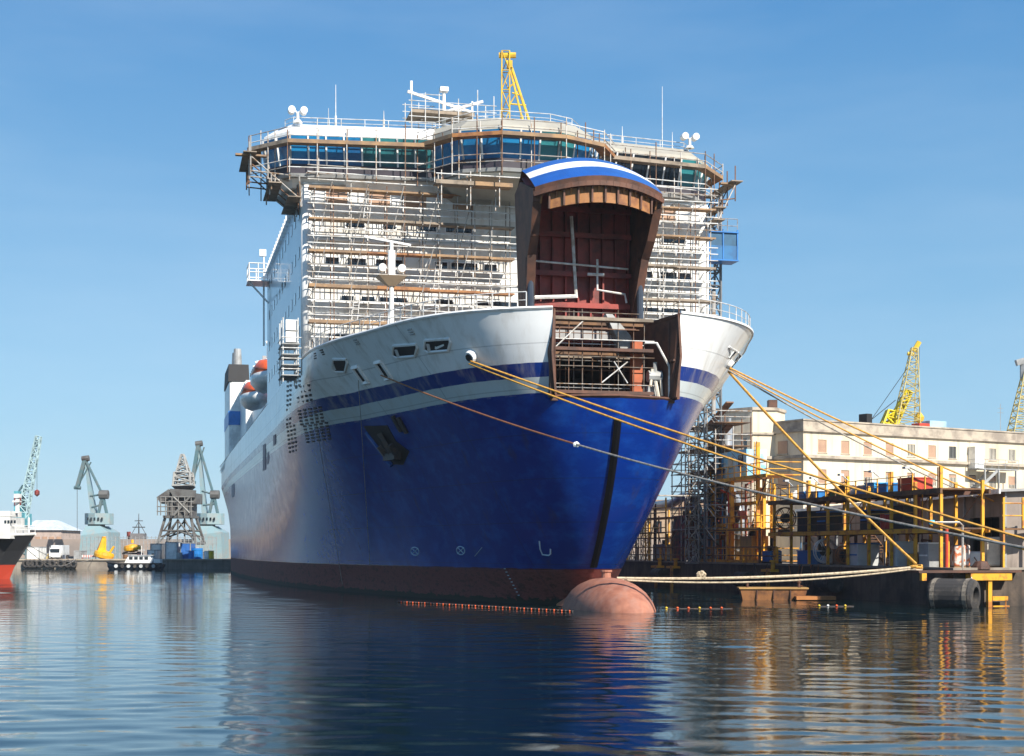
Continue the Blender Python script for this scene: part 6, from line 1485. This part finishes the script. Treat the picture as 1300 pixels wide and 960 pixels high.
# white hall with shallow roof, far left
D = 318; t = thing('quay_hall', 'white hall with pale shallow roof behind the leftmost crane', 'hall', (fx(45,D),D,FQ), I4)
xa, xb = fx(30,D), fx(78,D)
mb = MB(); mb.box(xa,xb,D,D+14,FQ,7.4); mb.build('wall', M('pinkish_hall_wall',(.45,.36,.31),.9), t)
mb = MB(); mb.loft([[(xa-.5,D-.5,7.4),(xb+.5,D-.5,7.4),(xb+.5,D+14.5,7.4),(xa-.5,D+14.5,7.4)],[(xa+1,D+5,9.6),(xb-3,D+5,9.6),(xb-3,D+8,9.6),(xa+1,D+8,9.6)]]); mb.build('roof', M('pale_hall_roof',(.55,.60,.62),.5), t)
for k in range(5): mb = MB(); mb.box(xa+1+k*1.5,xa+2+k*1.5,D-.1,D,3,6); mb.build('door', SHUT, t)

# ---------------------------------------------------------------- coaster bow at the left edge
D = 165; X = fx(0,D)
cs = thing('coaster_ship', 'black and red bow of a moored coaster entering at the left edge', 'ship', (fx(-60,D),D,0), I4)
zt = fz(686,D)+.2
rg = []
for k in range(11):
    s = k/10; xb_ = fx(19,D); xx = fx(-170,D)+(xb_-fx(-170,D))*s; w = 5.2*(1-s**3.5)
    ring_ = []
    for sy in (-1,1):
        zs = [(-.8,.55,-1.6),(1.3,.72,-1.1),(3.2,.9,-.5),(zt+.5*s*s,1.0,.4)]
        if sy > 0: zs = zs[::-1]
        else: zs = zs
        for z, m, rk in (zs if sy < 0 else zs): ring_.append((xx+rk*s*s*1.6, D+5+sy*max(.05,w)*m, z))
    rg.append(ring_)
CH_ = M('coaster_hull', (.02,.02,.022), .5)
nt = CH_.node_tree; tcn = nt.nodes.new('ShaderNodeTexCoord'); spn = nt.nodes.new('ShaderNodeSeparateXYZ'); nt.links.new(tcn.outputs['Object'], spn.inputs[0])
dvn = nt.nodes.new('ShaderNodeMath'); dvn.operation='DIVIDE'; nt.links.new(spn.outputs['Z'], dvn.inputs[0]); dvn.inputs[1].default_value = 10
rn = ramp(nt, dvn.outputs[0], [(0,(.42,.045,.02)),(.155,(.35,.04,.02)),(.16,(.02,.02,.022))], 'CONSTANT'); nt.links.new(rn.outputs[0], nt.nodes['Principled BSDF'].inputs['Base Color'])
mb = MB(); mb.loft(rg); mb.build('hull', CH_, cs)
mb = MB(); mb.path([(r[3][0],r[3][1],r[3][2]+.05) for r in rg],.14,5); mb.path([(r[4][0],r[4][1],r[4][2]+.05) for r in rg],.14,5); mb.build('bulwark_cap', SWHITE, cs)
mb = MB()
for r in rg[3:]: mb.tube(r[3],(r[3][0],r[3][1],r[3][2]+1.0),.04,4)
mb.path([(r[3][0],r[3][1],r[3][2]+1.0) for r in rg],.04,4); mb.path([(r[3][0],r[3][1],r[3][2]+.55) for r in rg],.03,4); mb.build('deck_rail', STEELW, cs)
mb = MB(); xa = fx(-120,D); mb.box(xa,fx(5,D),D+2,D+8,zt,fz(668,D)); mb.box(xa,fx(3,D),D+2.5,D+7.5,fz(668,D),fz(656,D)); mb.box(xa,fx(1,D),D+3,D+7,fz(655,D),fz(648,D)); ho = mb.build('deckhouse', SWHITE, cs)
for k in range(4):
    mb = MB(); x = fx(-4+k*4,D); mb.box(x,x+.22,D+2.42,D+2.5,fz(664,D),fz(660,D)); mb.build('window', GLASSD, ho)
mb = MB(); mb.tube((fx(3,D),D+5,fz(650,D)),(fx(3,D),D+5,fz(627,D)),.25,8); mb.box(fx(-1,D),fx(7,D),D+4.4,D+5.6,fz(636,D),fz(634,D)); mb.box(fx(0,D),fx(7,D),D+4.6,D+5.4,fz(630,D),fz(625,D)); mb.build('mast', SWHITE, cs)
mb = MB(); mb.tube((fx(18,D),D+5,zt),(fx(18,D),D+5,zt+2.4),.12,6); mb.build('foremast', SWHITE, cs)
# mooring line of the coaster
rope('mooring_rope', (rg[9][3][0],rg[9][3][1],zt+.3), (fx(96,DQ),DQ+.4,FQ+.3), 2.2, .04, ROPEG, 'thin grey line from the coaster bow to the far quay')
rope('mooring_rope', (rg[9][3][0],rg[9][3][1],zt+.4), (fx(118,DQ),DQ+.4,FQ+.3), 1.6, .04, ROPEG, 'second thin grey line from the coaster bow, reaching farther right along the far quay')
# ---------------------------------------------------------------- water and air
import numpy as np
def water():
    rng = np.random.default_rng(3)
    xs = np.arange(-95, 95.01, .36); ys = [16.0]
    while ys[-1] < 330: ys.append(ys[-1]+max(.14, ys[-1]*.0034))
    ys = np.array(ys); X, Y = np.meshgrid(xs, ys); Z = np.zeros_like(X)
    for k in range(54):
        lam = .34*(2.5/.34)**rng.random(); th = rng.normal(1.35, .55); kx, ky = 2*np.pi/lam*np.cos(th), 2*np.pi/lam*np.sin(th)
        cell = max(.36, 0)
        att = 1/(1+(2.6*np.maximum(.14, Y*.0034)/lam)**4)
        Z += att*lam*.0011*np.sin(kx*X+ky*Y+rng.random()*6.28+.6*np.sin(X*.13+Y*.07+k))
    patch = .75+.35*np.sin(X*.05+Y*.03+1)*np.sin(Y*.045-X*.02)+.25*np.sin(X*.11-Y*.02+2)
    edge = np.clip(np.minimum.reduce([(X+95)/6, (95-X)/6, (330-Y)/40, (Y-15.5)/2]), 0, 1)
    Z *= patch*edge
    ny, nx = X.shape
    co = np.stack([X, Y, Z], -1).reshape(-1, 3)
    i = np.arange(ny*nx).reshape(ny, nx)
    q = np.stack([i[:-1,:-1], i[:-1,1:], i[1:,1:], i[1:,:-1]], -1).reshape(-1, 4)
    yl = float(ys[-1])
    ex = np.array([(-2500,-60,0),(2500,-60,0),(2500,16,0),(95.1,16,0),(-95,16,0),(-2500,16,0),(-95,yl,0),(-2500,yl,0),(95.1,yl,0),(2500,yl,0),(2500,4500,0),(-2500,4500,0)], float)
    ex[3,0] = ex[8,0] = xs[-1]
    n = len(co); co = np.vstack([co, ex])
    q = np.vstack([q, n+np.array([(0,1,2,5),(5,4,6,7),(3,2,9,8),(7,9,10,11)])])
    me = bpy.data.meshes.new('water'); me.vertices.add(len(co)); me.vertices.foreach_set('co', co.ravel())
    me.loops.add(q.size); me.loops.foreach_set('vertex_index', q.ravel().astype(np.int32)); me.polygons.add(len(q))
    me.polygons.foreach_set('loop_start', np.arange(0, q.size, 4, dtype=np.int32)); me.polygons.foreach_set('use_smooth', np.ones(len(q), bool))
    me.update(calc_edges=True); me.validate(); me.materials.append(WATER)
    o = bpy.data.objects.new('water', me); COL.objects.link(o); o['kind'] = 'structure'
water()
hm = bpy.data.materials.new('sea_haze'); hm.use_nodes = True; hn = hm.node_tree; hn.nodes.remove(hn.nodes['Principled BSDF'])
pv = hn.nodes.new('ShaderNodeVolumePrincipled'); pv.inputs['Color'].default_value = (.80,.90,1,1); pv.inputs['Density'].default_value = .00012; pv.inputs['Anisotropy'].default_value = 0
hn.links.new(pv.outputs[0], hn.nodes['Material Output'].inputs['Volume'])
mb = MB(); mb.box(-2600,2600,-80,4600,-3,70); hz = mb.build('haze', hm, kind='structure'); hz['kind'] = 'stuff'
SC.cycles.volume_bounces = 0
